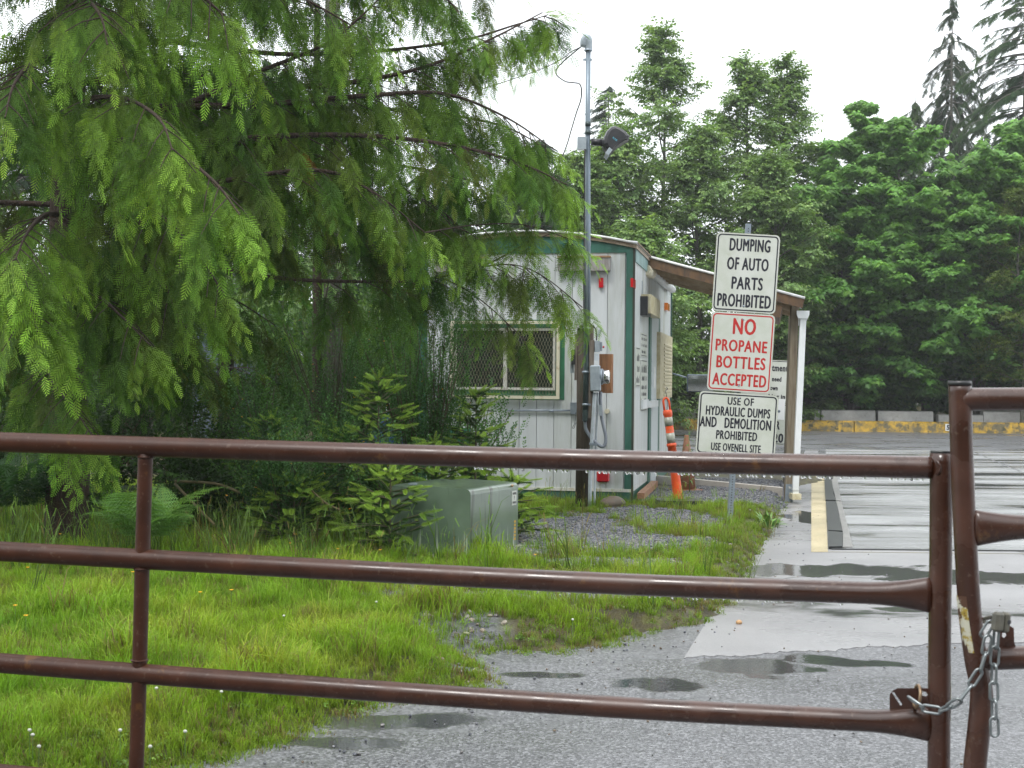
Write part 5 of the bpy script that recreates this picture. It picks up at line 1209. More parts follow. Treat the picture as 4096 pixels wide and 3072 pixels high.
mb = MB(); mb.obox(cbp(.1,.55,HC+.004), rr*.06, ll*.05, V(0,0,.012)); mb.build('lid_tab', MT['galv'], cb)

# ------------------------------------------------------------------ things glimpsed through the foliage
bx_ = thing('storage_container', P(900,1700,24), 'blue-grey steel container glimpsed behind the hanging cedar boughs', 'container')
a, b = P(770,1240,24), P(1110,1800,24); mb = MB(); mb.box(((a.x+b.x)/2, 24.8, (a.z+0)/2-.05), (b.x-a.x, 1.6, a.z+.1)); mb.build('body', MT['bluegrey'], bx_)
for i in range(7): mb = MB(); mb.box((a.x+.12+i*.2, 23.985, (a.z)/2-.05), (.05,.03,a.z)); mb.build('rib', MT['bluegrey'], bx_)
bn = thing('recycling_bin', P(1600,1720,27), 'blue bin with a white lid glimpsed between the shrubs left of the shed', 'bin')
a, b = P(1420,1650,27), P(1660,1760,27); mb = MB(); mb.box(((a.x+b.x)/2, 27.5, a.z/2-.05), (b.x-a.x, 1.0, a.z+.1), None, .03); mb.build('body', MT['blue'], bn)
mb = MB(); mb.box(((a.x+b.x)/2+.3, 27.4, a.z+.10), ((b.x-a.x)*.5, .9, .16), None, .03); mb.build('lid', MT['white'], bn)

# ================================================================== vegetation
def unit(a): a = np.asarray(a, float); return a/np.maximum(np.linalg.norm(a, axis=-1, keepdims=True), 1e-9)
class Pts:
    def __init__(s): s.p = []; s.y = []; s.z = []; s.s = []; s.t = []
    def add(s, p, y, z, sc, t): s.p.append(tuple(p)); s.y.append(tuple(y)); s.z.append(tuple(z)); s.s.append(sc); s.t.append(tuple(t))
    def out(s, name, key, parent): return scatter(name, key, s.p, s.y, s.z, np.array(s.s), np.array(s.t), parent) if s.p else None
def mixc(a, b, t): return [a[i]*(1-t)+b[i]*t for i in range(3)]
def jit(c, j=.12): k = rnd(1-j, 1+j); return [c[0]*k*rnd(1-j/2,1+j/2), c[1]*k, c[2]*k*rnd(1-j,1+j)]

# ---- the big western cedar
T0x = P(268, 1500, 11.0).x; TB = V(T0x, 11.0, 0)
cedar = thing('cedar_tree', TB, 'large cedar with long drooping fern-like boughs reaching across to the shed', 'tree')
mb = MB(); tp = [TB+V(0,0,-.2), TB+V(.0,0,.0), TB+V(.02,.0,1.2), TB+V(-.02,.02,3), TB+V(.03,.0,5), TB+V(.0,.0,7.5), TB+V(0,0,9.5)]
mb.tube(smoothpts(tp, 5), [.24]*5+[.17]*5+[.135]*5+[.125]*5+[.10]*5+[.07]*5+[.02], 14); mb.build('trunk', MT['bark'], cedar)
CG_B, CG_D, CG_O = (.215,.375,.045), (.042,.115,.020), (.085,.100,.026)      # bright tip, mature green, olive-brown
crown = Pts(); limbs_mb = MB()
def hang_from(q, r0, dens=1.0, shoot=.9, bright=.5, tfrom=.12, lower=1.0, olive=.25):
    """q: limb polyline.  Side shoots droop off the limb and carry hanging sprays"""
    n_ = len(q); ds = [0]
    for i in range(1, n_): ds.append(ds[-1]+(q[i]-q[i-1]).length)
    Lt = ds[-1]; s = Lt*tfrom
    while s < Lt:
        i = max(0, min(int(np.searchsorted(ds, s))-1, n_-2)); t = s/Lt
        p = q[i].lerp(q[i+1], (s-ds[i])/max(ds[i+1]-ds[i], 1e-6)); d = (q[i+1]-q[i]).normalized()
        sd = d.cross(V(0,0,1)); sd = sd.normalized() if sd.length > .05 else V(1,0,0)
        for sg in (-1, 1):
            if random.random() > .92*dens: continue
            ls = shoot*rnd(.45, 1.1)*(1-.55*t); k = max(2, int(ls/.17)); c = p.copy(); dd = (sd*sg*rnd(.5,1.0) + d*rnd(.3,.9) + V(0,0,rnd(-.35,.1))).normalized(); path = [c.copy()]
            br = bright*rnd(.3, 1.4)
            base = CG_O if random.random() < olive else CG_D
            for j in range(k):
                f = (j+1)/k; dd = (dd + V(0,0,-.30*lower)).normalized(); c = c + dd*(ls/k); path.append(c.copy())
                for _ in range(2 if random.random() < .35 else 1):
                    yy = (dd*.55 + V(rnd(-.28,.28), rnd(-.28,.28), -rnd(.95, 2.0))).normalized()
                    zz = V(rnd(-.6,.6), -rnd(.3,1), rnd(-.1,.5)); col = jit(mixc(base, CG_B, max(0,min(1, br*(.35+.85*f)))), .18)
                    crown.add(c, yy, zz, rnd(.62,1.15)*(1-.15*t), col)
            limbs_mb.tube(path, [.0055*(1-.7*j/len(path)) for j in range(len(path))], 4, False)
        if t > .5 and random.random() < .5:
            crown.add(p, (d + V(0,0,-.5)), (0,-.5,1), rnd(.6,.9), jit(mixc(CG_D, CG_B, bright*.7)))
        s += rnd(.12, .22)/dens
    yy = (q[-1]-q[-2]).normalized(); crown.add(q[-1], yy+V(0,0,-.3), (0,-.6,.8), .8, jit(CG_B)); 
    limbs_mb.tube(q, [max(.005, .62*r0*(1-.85*i/(n_-1))) for i in range(n_)], 8, False)
def limb_px(pts, r0, **k): hang_from(smoothpts([P(*p) for p in pts], 6), r0, **k)
random.seed(21)
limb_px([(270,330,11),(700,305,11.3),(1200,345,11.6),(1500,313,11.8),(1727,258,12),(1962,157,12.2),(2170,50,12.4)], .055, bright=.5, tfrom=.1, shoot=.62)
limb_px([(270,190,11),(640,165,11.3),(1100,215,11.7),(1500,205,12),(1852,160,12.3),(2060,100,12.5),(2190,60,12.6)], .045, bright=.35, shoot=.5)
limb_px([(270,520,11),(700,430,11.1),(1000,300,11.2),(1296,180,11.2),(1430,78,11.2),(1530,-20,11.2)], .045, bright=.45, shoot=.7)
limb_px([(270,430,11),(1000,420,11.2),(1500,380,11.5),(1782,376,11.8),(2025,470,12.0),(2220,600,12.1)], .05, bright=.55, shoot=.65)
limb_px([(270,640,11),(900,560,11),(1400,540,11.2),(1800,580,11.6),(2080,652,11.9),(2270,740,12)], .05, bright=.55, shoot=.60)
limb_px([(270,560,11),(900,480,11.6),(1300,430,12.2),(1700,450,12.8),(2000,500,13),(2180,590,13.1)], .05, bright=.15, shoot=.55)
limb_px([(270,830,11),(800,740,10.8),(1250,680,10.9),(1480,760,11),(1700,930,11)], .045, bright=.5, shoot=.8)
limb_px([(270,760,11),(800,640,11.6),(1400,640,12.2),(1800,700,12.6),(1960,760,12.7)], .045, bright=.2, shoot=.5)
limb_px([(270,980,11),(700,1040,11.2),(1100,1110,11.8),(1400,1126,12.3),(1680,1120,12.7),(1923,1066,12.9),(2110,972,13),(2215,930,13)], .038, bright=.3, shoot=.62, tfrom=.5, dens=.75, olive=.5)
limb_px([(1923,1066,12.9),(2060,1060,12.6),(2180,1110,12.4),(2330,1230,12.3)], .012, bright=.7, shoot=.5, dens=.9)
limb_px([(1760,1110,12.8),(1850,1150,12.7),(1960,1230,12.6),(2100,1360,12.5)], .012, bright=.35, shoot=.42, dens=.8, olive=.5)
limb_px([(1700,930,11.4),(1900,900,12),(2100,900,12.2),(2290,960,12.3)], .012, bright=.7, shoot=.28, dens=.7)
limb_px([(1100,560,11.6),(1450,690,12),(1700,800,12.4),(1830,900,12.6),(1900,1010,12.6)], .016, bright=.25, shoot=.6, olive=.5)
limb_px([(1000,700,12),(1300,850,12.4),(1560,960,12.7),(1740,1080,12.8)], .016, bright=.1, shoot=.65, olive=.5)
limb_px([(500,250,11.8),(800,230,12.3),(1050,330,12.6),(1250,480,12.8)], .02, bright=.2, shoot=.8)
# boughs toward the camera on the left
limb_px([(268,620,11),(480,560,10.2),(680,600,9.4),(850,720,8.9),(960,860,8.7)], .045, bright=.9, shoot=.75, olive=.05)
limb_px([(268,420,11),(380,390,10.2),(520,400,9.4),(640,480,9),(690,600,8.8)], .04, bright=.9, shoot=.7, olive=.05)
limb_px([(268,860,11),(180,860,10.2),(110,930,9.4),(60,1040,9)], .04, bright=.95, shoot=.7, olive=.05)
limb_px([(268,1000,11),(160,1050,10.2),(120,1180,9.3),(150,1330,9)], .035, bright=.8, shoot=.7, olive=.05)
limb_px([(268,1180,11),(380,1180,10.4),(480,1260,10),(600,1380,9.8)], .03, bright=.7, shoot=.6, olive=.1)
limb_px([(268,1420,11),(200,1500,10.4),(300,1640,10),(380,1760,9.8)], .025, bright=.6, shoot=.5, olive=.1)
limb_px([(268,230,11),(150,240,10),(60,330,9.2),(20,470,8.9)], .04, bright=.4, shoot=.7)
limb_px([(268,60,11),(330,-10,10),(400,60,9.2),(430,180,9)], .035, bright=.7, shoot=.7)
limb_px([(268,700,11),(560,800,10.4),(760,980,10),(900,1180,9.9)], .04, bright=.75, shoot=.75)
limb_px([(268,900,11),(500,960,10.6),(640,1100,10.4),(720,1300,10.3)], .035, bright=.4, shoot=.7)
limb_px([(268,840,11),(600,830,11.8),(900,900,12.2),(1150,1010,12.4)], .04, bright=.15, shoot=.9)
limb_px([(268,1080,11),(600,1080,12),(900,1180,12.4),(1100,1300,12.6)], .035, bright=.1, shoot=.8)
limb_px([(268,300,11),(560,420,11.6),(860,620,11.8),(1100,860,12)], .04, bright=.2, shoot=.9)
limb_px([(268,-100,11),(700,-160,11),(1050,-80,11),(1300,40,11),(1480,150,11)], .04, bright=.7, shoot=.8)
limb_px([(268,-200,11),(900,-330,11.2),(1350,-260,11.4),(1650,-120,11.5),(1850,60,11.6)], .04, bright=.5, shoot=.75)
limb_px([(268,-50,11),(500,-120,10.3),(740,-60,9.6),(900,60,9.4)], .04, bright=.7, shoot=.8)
# generic limbs all around, above and behind the frame
for i in range(74):
    h = rnd(1.6, 8.8) if i > 16 else rnd(4.8, 8.8); az = i*2.399 + rnd(-.3,.3); Lb = (3.3 if h < 6 else 2.3)*rnd(.7,1.1)
    d = V(math.cos(az), math.sin(az), 0)
    if h < 4.6 and (d.y < -.25 or (d.x > .55)): continue
    st_ = TB + V(0,0,h); pts = [st_, st_+d*Lb*.35+V(0,0,-.02), st_+d*Lb*.7+V(0,0,-.22*Lb*.5), st_+d*Lb+V(0,0,-.12*Lb)]
    hang_from(smoothpts(pts, 6), .04, bright=.18, shoot=.85, dens=.8)
limbs_mb.build('limbs', MT['bark'], cedar)
# a dead orange-brown spray
crown.add(P(1222,610,11), (0,0,-1), (0,-1,.1), .55, (.30,.11,.02)); crown.add(P(1240,640,11), (.1,0,-1), (0,-1,.1), .5, (.26,.10,.02))
crown.out('crown', 'cedar', cedar)

# ---- broadleaf trees
def limbtree(name, base, H, R, key, col, col2, label, cat='tree', group=None, nl=26, h0=.22, shape=1.0, sub=6, scl=1.0, up=.55, trunk_r=None, bark='barkgrey', lean=(0,0), stems=1, crown_n=5, flat=0, fill=0, topbright=0.0, droop=.25):
    base = Vector(base); t = thing(name, base, label, cat, group); pts = Pts(); mb = MB(); mt = MB(); tr = trunk_r or H*.011
    for s_ in range(stems):
        a0 = rnd(0, 6.28); off = V(math.cos(a0), math.sin(a0), 0)*(R*.28*(stems > 1)); Hs = H*(1 if s_ == 0 else rnd(.7,.95))
        tip = base + off*1.2 + V(lean[0], lean[1], Hs); tp = smoothpts([base-V(0,0,.3), base + off*.35 + V(rnd(-.1,.1), rnd(-.1,.1), Hs*.33), base + off*.8 + V(lean[0]*.5+rnd(-.2,.2), lean[1]*.5, Hs*.68), tip], 5)
        mt.tube(tp, [tr*(1-.93*i/(len(tp)-1)) for i in range(len(tp))], 8, False)
        for i in range(nl):
            f = h0 + (1-h0)*((i+random.random()*.8)/nl); zi = f*(len(tp)-1); k0 = min(int(zi), len(tp)-2); p = tp[k0].lerp(tp[k0+1], zi-k0)
            u = (f-h0)/(1-h0); prof = (math.sin(PI*min(1, u*.72+.22))**.8)*(1-u**3*.75) if shape == 1.0 else max(.08, (1-u)**shape)
            az = i*2.399+rnd(-.5,.5); Lb = R*prof*rnd(.6,1.12); d = V(math.cos(az), math.sin(az), up*rnd(.5,1.3)*(.5+u)).normalized()
            q = [p]; c = p.copy(); kk = 6
            for j in range(kk):
                d = (d + V(rnd(-.13,.13), rnd(-.13,.13), rnd(-.10,.06)-flat*.05)).normalized(); c = c + d*(Lb/kk); q.append(c.copy())
            mb.tube(q, [max(.006, tr*.33*(1-.9*j/kk)*(.4+.6*Lb/R)) for j in range(kk+1)], 5, False)
            for j in range(1, kk+1):
                for m_ in range(sub):
                    if j < 2 and random.random() < .6: continue
                    a2 = rnd(0, 6.28); sl_ = Lb*.28*rnd(.3,1.1)*(1.15-.5*j/kk); e = (V(math.cos(a2), math.sin(a2), rnd(-.35,.45)) + d*.7).normalized()
                    for w_ in range(crown_n):
                        g = (w_+1)/crown_n; c2 = q[j] + e*sl_*g + V(rnd(-.08,.08), rnd(-.08,.08), rnd(-.08,.08)-.1*sl_*g*g)
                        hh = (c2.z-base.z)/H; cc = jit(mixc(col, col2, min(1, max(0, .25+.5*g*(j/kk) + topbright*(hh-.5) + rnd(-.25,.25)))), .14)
                        yy = (e + V(rnd(-.5,.5), rnd(-.5,.5), -droop+rnd(-.4,.3))).normalized()
                        if key == 'maple': pts.add(c2, (math.cos(a2+w_), math.sin(a2+w_), rnd(-.25,.1)), (rnd(-.28,.28), rnd(-.28,.28)-.12, 1), scl*rnd(.8,1.2), cc)
                        else: pts.add(c2, yy, (rnd(-.5,.5), rnd(-.5,.5), 1), scl*rnd(.75,1.25), cc)
    mt.build('trunk', MT[bark], t); mb.build('branches', MT[bark], t); pts.out('crown', key, t); return t
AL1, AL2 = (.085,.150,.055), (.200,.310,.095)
def at_(px, D, z=0.0): return V((px-2048)/F*D, D, z)
def topH(py, D): return CAMZ + (1530-py)/F*D
random.seed(31)
alders = [ # px, top y, D, R, label
 (2640,140,46,3.6,'tall alder with the highest pointed top, right of the floodlight'),
 (2975,240,47,3.0,'alder with a dense pointed top behind the stacked signs'),
 (3140,250,48,2.3,'thin open alder with two ragged leaders, rightmost of the alders'),
 (2480,520,44,2.6,'shorter alder close behind the mast and floodlight'),
 (2800,520,44,2.6,'bushy lower alder filling the gap between the two tall alders'),
 (3080,640,43,2.2,'lower alder just behind the top white sign'),
 (3230,900,45,1.6,'small alder at the dip between alders and maples'),
  (2560,900,38,2.0,'low leafy alder over the shed roof corner'),
 (2310,640,43,2.6,'alder directly behind the mast, above the shed roof'),
 (2060,720,44,2.8,'alder above the left part of the shed roof, behind the boughs'),
 (1780,820,44,2.8,'leftmost low alder, behind the boughs left of the shed'),
]
for i, (px, ty, D, R, lab) in enumerate(alders):
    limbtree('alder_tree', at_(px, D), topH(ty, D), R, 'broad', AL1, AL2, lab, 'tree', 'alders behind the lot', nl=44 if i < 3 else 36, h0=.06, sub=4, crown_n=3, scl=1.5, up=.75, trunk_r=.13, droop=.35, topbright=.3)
# maples
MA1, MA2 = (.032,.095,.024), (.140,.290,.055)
random.seed(41)
maples = [(3600,385,46,4.6,'broad dark maple, tallest of the maples, with pale new leaves on top'),
 (3900,480,45,4.4,'dense maple behind the right gate post'),
 (3400,620,44.8,3.0,'left edge maple leaning over the concrete blocks'),
 (4170,500,46,4.0,'maple at the right edge of the picture'),
 (3700,800,46.0,2.4,'lower maple with layered boughs in front of the others')]
for i, (px, ty, D, R, lab) in enumerate(maples):
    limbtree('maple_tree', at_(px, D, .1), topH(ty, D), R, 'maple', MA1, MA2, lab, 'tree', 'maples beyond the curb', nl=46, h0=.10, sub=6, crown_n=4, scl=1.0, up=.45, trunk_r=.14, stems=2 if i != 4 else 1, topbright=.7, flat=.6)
limbtree('mossy_tree', at_(4090, 42.6, .1), topH(760, 42.6), 1.8, 'small', (.07,.10,.022), (.13,.19,.035), 'yellow-green mossy tree with pale bare twigs at the right edge', 'tree', None, nl=26, h0=.15, sub=4, crown_n=3, scl=1.5, trunk_r=.10)
# ---- conifers
def conifer(px, ty, D, R, label, name='conifer_tree', col=(.028,.058,.024), col2=(.055,.095,.035), h0=.08, gap=.0, nw=40, scl=1.0, droop=.35, bark='barkgrey', group=None, tr=None, z=0.0, bz=0):
    H = topH(ty, D); base = at_(px, D, z); t = thing(name, base, label, 'tree', group); pts = Pts(); mb = MB()
    r0 = tr or H*.011
    mb.tube([base-V(0,0,.3), base+V(0,0,H*.5), base+V(0,0,H)], [r0, r0*.55, .015], 8, False); mb.build('trunk', MT[bark], t); mb = MB()
    for w_ in range(nw):
        f = h0 + (1-h0)*(w_+.5)/nw; zc = H*f; 
        for k in range(6 if w_ < nw*.8 else 4):
            if random.random() < gap: continue
            az = rnd(0,6.28); Lb = R*((1-f)**.75+.03)*rnd(.6,1.15); d = V(math.cos(az), math.sin(az), .05); st_ = base + V(0,0,zc+rnd(-.2,.2)); c = st_; n_ = max(2, int(Lb/.42)); q = [c]
            for j in range(n_):
                d = (d + V(0,0,-droop*.35)).normalized(); c = c + d*Lb/n_; q.append(c)
                for _ in range(2): pts.add(c - d*rnd(0,.3), d + V(rnd(-.6,.6), rnd(-.6,.6), -rnd(0,droop*1.6)), (rnd(-.4,.4), rnd(-.4,.4), 1), scl*rnd(.7,1.15)*(.55+.45*(1-f)), jit(mixc(col, col2, rnd(0,1)*(j+1)/n_), .15))
            mb.tube(q, [.03*(1-.8*j/n_) for j in range(n_+1)], 4, False)
    mb.build('branches', MT[bark], t); pts.out('crown', 'fir', t); return t
random.seed(51)
conifer(3795,-10,62,6.0,'dark ragged spruce with hanging branchlets and bare gaps, tallest at right', gap=.30, nw=44, droop=.95, h0=.3, col=(.020,.040,.018), col2=(.04,.065,.03))
conifer(3650,380,58,3.4,'smaller hemlock left of the ragged spruce', gap=.1, droop=.7, col=(.03,.06,.022), col2=(.06,.10,.035))
conifer(4090,-420,56,6.0,'big fir cut by the right edge with long level boughs', gap=.15, droop=.35, col=(.03,.065,.026), col2=(.06,.11,.04), nw=52)
conifer(2425,350,60,4.6,'spire-topped fir just right of the mast', gap=.1, droop=.35, col=(.03,.05,.032), col2=(.05,.08,.045))
conifer(3275,950,58,1.6,'small fir seen in the dip between the alders and maples', gap=.1)
# firs behind on the left
random.seed(61)
for px, ty, D, R, lab in ((-300,-60,34,3.4,'dark fir at the far left edge behind the cedar'),(120,200,38,3.2,'fir seen through the gaps left of the cedar trunk'),(620,330,36,3.0,'fir behind the middle of the cedar'),(1050,260,40,3.0,'fir behind the cedar, left of the bare pale trunk'),(1450,560,38,3.0,'fir behind the cedar boughs, right of the bare pale trunk'),(1800,420,42,3.0,'fir rising behind the shed roof, behind the boughs'),(2150,560,40,2.8,'fir above the shed roof just left of the mast')):
    conifer(px, ty, D, R, lab, nw=34, gap=.05, droop=.5, group='firs behind the cedar')
# bare pale trunk at the top
t = thing('bare_trunk', at_(1312, 17), 'pale bare trunk rising out of the picture behind the cedar boughs', 'tree')
mb = MB(); mb.tube([at_(1345,17,-.3), at_(1325,17,3), at_(1312,17,8)], [.13,.11,.08], 12); mb.build('trunk', MT['barkgrey'], t)
mb = MB()
for i in range(14): z = rnd(3,8); a = rnd(0,6.28); p = at_(1320,17,z); mb.tube([p, p+V(math.cos(a),math.sin(a),rnd(-.2,.3))*rnd(.2,.7)], [.012,.004], 5)
mb.build('dead_twigs', MT['deadwood'], t)
for px, D, r, lab in ((1265,17,.07,'brown trunk behind the broom bushes, lower centre left'),(560,18,.13,'dark trunk in the shade behind the fern'),(900,22,.14,'trunk right behind the blue-grey container')):
    t = thing('young_tree', at_(px, D), lab, 'tree', None); mb = MB(); mb.tube([at_(px+10,D,-.2), at_(px,D,2.5), at_(px-10,D,6)], [r,r*.85,r*.5], 10); mb.build('trunk', MT['bark'], t)
    pts = Pts()
    for i in range(260): z = rnd(2.2,7); a = rnd(0,6.28); rr_ = rnd(.1,1.7); c = at_(px,D,z)+V(math.cos(a)*rr_, math.sin(a)*rr_, 0); pts.add(c, V(math.cos(a), math.sin(a), -.5), (0,0,1), rnd(.8,1.3), jit(mixc(AL1, AL2, rnd(0,1))))
    pts.out('crown', 'broad', t)
# understory behind: leafy shrubs, left and behind the shed
def bush(name, base, H, R, key, c1, c2, label, cat='shrub', group=None, n=420, scl=1.0, stems=9, upr=.5, flowers=0, stem_mat='twig', wide=1.0):
    base = Vector(base); t = thing(name, base, label, cat, group); pts = Pts(); mb = MB(); 
    for s_ in range(stems):
        a = rnd(0, 6.28); e = V(math.cos(a)*R*rnd(.2,1)*wide, math.sin(a)*R*rnd(.2,1), H*rnd(.6,1)); q = smoothpts([base, base+V(e.x*.25, e.y*.25, e.z*.5), base+e], 5); mb.tube(q, [max(.003, .016*(1-.85*i/10)) for i in range(11)], 5, False)
        for k in range(n//stems):
            i = random.randint(3, 10); f = i/10; c = q[i] + V(rnd(-1,1), rnd(-1,1), rnd(-1,.7))*(.10+.22*R*f)
            if c.z < base.z+.03: c.z = base.z + rnd(.03,.2)
            d = (c-base); d = V(d.x*.6+rnd(-.5,.5), d.y*.6+rnd(-.5,.5), upr*H*rnd(.4,1.2)); pts.add(c, d, (rnd(-.5,.5), rnd(-.8,.2), rnd(.2,1)), scl*rnd(.7,1.25), jit(mixc(c1, c2, min(1, max(0, f*rnd(.2,1.1)))), .15))
    mb.build('stems', MT[stem_mat], t); pts.out('foliage', key, t)
    if flowers:
        fm = MB(); fpet = MT['yellow']
        for k in range(flowers):
            a = rnd(0,6.28); c = base + V(math.cos(a)*R*rnd(.3,1)*wide, -abs(math.sin(a))*R*rnd(.3,1), H*rnd(.25,.98)); s_ = rnd(.008,.014)
            for m_ in range(4): a2 = rnd(0,6.28); fm.add([c, c+V(math.cos(a2)*s_, math.sin(a2)*s_, rnd(-.2,1)*s_), c+V(math.cos(a2+.9)*s_, math.sin(a2+.9)*s_, rnd(-.2,1)*s_)], [(0,1,2)])
        o = fm.build('flowers', fpet, t); o['kind'] = 'stuff'
    return t
MT['yellow'] = pmat('yellow_petal', (.80,.42,.01), .5)
MT['whitep'] = pmat('white_petal', (.50,.52,.44), .6)
US1, US2 = (.035,.080,.017), (.100,.190,.028)
random.seed(71)
for px, D, H, R, lab in ((-200,21,3.6,2.0,'leafy bush in the dark at the far left edge'),(150,24,3.4,2.2,'leafy bush behind the cedar trunk'),(520,20,2.9,1.6,'leafy bush behind the fern'),(1180,22,3.4,1.7,'bright leafy bush between the container and the shed'),(1420,20,3.0,1.4,'bright leafy bush behind the young spruce'),(1640,24,3.0,1.5,'leafy bush just left of the shed corner'),(700,26,4.0,2.2,'tall leafy bush left of the container')):
    bush('leafy_bush', at_(px, D), H, R, 'broad', US1, US2, lab, 'shrub', 'leafy bushes under the trees', n=520, scl=1.1, stems=12)
for px, D, H, R, lab in ((2690,39,2.6,1.6,'pale green nettles and saplings beside the far shed corner'),(2780,37.5,2.2,1.3,'leafy undergrowth beneath the mirror'),(2920,40,2.8,1.8,'leafy undergrowth behind the signs'),(3120,42,2.9,1.8,'leafy undergrowth behind the canopy post'),(2560,40,3,2,'undergrowth hidden behind the shed')):
    D = max(D, 46.2-.02*0) if px > 3000 else D
    bush('undergrowth', at_(px, 47.0, .1), H*1.15, R, 'small', (.05,.10,.02), (.12,.22,.04), lab, 'shrub', 'undergrowth beyond the concrete blocks', n=420, scl=1.8, stems=12)
for px, D, lab in ((3300,47.4,'low maple scrub behind the middle blocks'),(3560,47.4,'low maple scrub behind the right blocks'),(3850,47.4,'low maple scrub behind the gate post'),(4100,47.4,'low maple scrub at the right edge')):
    bush('maple_scrub', at_(px, D, .1), 2.6, 1.9, 'maple', (.02,.055,.015), (.06,.14,.028), lab, 'shrub', 'maple scrub at the foot of the trees', n=240, scl=1.1, stems=10)
# broom bushes
BR1, BR2 = (.036,.100,.030), (.095,.210,.055)
random.seed(81)
for px, D, H, R, fl_, lab in ((1060,12.6,1.5,.55,8,'dark broom bush left of the young spruce'),(1330,12.8,2.15,.75,16,'tall broom bush with scattered yellow flowers beside the container'),(1640,12.9,2.1,.75,10,'tall broom bush against the left end of the shed'),(1900,13.2,1.25,.55,8,'broom bush in front of the shed window'),(1480,11.6,.9,.55,14,'low broom bush behind the cabinet with yellow flowers'),(1130,11.2,.85,.6,6,'low broom bush in front of the dark bank'),(1740,12.6,2.0,.5,8,'broom bush just behind the cabinet')):
    leafy = px in (1060, 1640, 1900, 1480)
    bush('broom_bush', at_(px, D), H, R, 'small' if leafy else 'broom', BR1, BR2, lab, 'shrub', 'broom bushes between the cedar and the shed', n=420 if leafy else 230, scl=.62 if leafy else .95, stems=18, upr=1.2, flowers=fl_)
# deep shade understory under the cedar
for px, D, H, R, lab in ((-50,13,1.3,.9,'dark shrub at the left edge under the cedar'),(450,13.2,1.5,.9,'dark shrub under the cedar behind the grass'),(760,13,1.2,.8,'dark leafy shrub right of the fern'),(820,11.9,.8,.6,'small leafy shrub with fallen branches'),(180,14.5,1.8,1.0,'dark shrub beside the cedar trunk')):
    bush('dark_shrub', at_(px, D), H, R, 'small', (.018,.045,.012), (.05,.11,.02), lab, 'shrub', 'shrubs in the shade of the cedar', n=330, scl=1.0, stems=10)
# ---- young spruces
def spruce(px, D, H, R, label, nw=8, z=0, lean=0):
    base = at_(px, D, z); t = thing('young_spruce', base, label, 'tree', 'young spruces with bright new shoots'); pts = Pts(); mb = MB()
    mb.tube([base, base+V(lean*.5,0,H*.6), base+V(lean,0,H)], [.014,.009,.004], 6, False); mb.build('stem', MT['twig'], t); mb = MB()
    NEWc, OLD = (.33,.50,.085), (.05,.11,.028)
    for s_ in range(3): pts.add(base+V(lean,0,H-.01), (rnd(-.7,.7), rnd(-.5,.5), 1), (0,-1,0), rnd(.7,1), jit(NEWc, .08))
    for w_ in range(nw):
        f = (w_+.6)/nw; zc = H*f
        for k in range(8):
            az = k*PI/4 + w_*.5 + rnd(-.3,.3); Lb = R*(1-f)**.8*rnd(.75,1.1)+.05; d = V(math.cos(az), math.sin(az), rnd(.1,.75)); c = base + V(lean*f,0,zc+rnd(-.06,.06)*H); q = [c]; n_ = max(1, int(Lb/.11))
            for j in range(n_):
                c = c + d.normalized()*Lb/n_; d.z -= .16; q.append(c); last = j == n_-1
                side = V(-d.y, d.x, 0)
                pts.add(q[-2], d, (0,-.2,1), rnd(.9,1.2), jit(OLD))
                for sg in (-1,1):
                    pts.add(c-d*.03, d*.7+side*sg*.8+V(0,0,rnd(-.5,.25)), (0,-.6,1), rnd(.75,1.05)*(1.0 if last else .9), jit(NEWc if (random.random() < .65) else OLD, .12)) if random.random() < .75 else None
                if last: pts.add(c, d+V(0,0,.05), (0,-.2,1), rnd(.95,1.25), jit(NEWc, .1))
            mb.tube(q, .004, 4, False)
    mb.build('branches', MT['twig'], t); pts.out('needles', 'shoot', t)
random.seed(91)
spruce(1515, 11.4, 1.36, .55, 'tallest young spruce with bright shoots, left of the cabinet', 9)
spruce(1905, 12.6, 1.22, .42, 'young spruce just behind the cabinet in front of the shed', 8)
spruce(1340, 11.7, .95, .40, 'small young spruce left of the tallest one', 6)
spruce(1090, 12.0, 1.0, .48, 'young spruce amid the broom, middle left', 7)
spruce(2060, 11.75, .55, .36, 'low young spruce against the right side of the cabinet', 4)
spruce(1740, 11.9, .82, .40, 'young spruce overhanging the cabinet lid', 6)
spruce(1180, 11.0, .55, .38, 'low young spruce by the grass edge', 5)
spruce(1565, 10.5, .66, .38, 'young spruce at the left front of the cabinet', 5)
# ---- ferns
def frond(lm_mb, base, d, Lg, droop, col):
    pass
def src_fern(k):
    random.seed(900+k); lm = LM(); Lg = .6; q = [V(0, Lg*i/14, .10*math.sin(i/14*PI*.9)-.12*(i/14)**2) for i in range(15)]
    for i in range(14): w_ = .003*(1-i/15); lm.add([q[i]+V(w_,0,0), q[i]-V(w_,0,0), q[i+1]-V(w_,0,0), q[i+1]+V(w_,0,0)], [(0,1,2,3)], .7)
    for i in range(1, 15):
        t_ = i/14; ln = .24*math.sin(PI*(.15+.85*t_)**.8)*(1 if t_ < .9 else .6)
        for s_ in (-1,1): spray(lm, q[i], (s_*.95, .35, -.10), (-s_*.35*.5+0, .9, 0), (0,-.05,1), max(ln,.04), 9, .27, .8, 1.15)
    return lm.src('fern_frond', MT['leaf'])
SRC['fern'] = [src_fern(k) for k in range(2)]
random.seed(95)
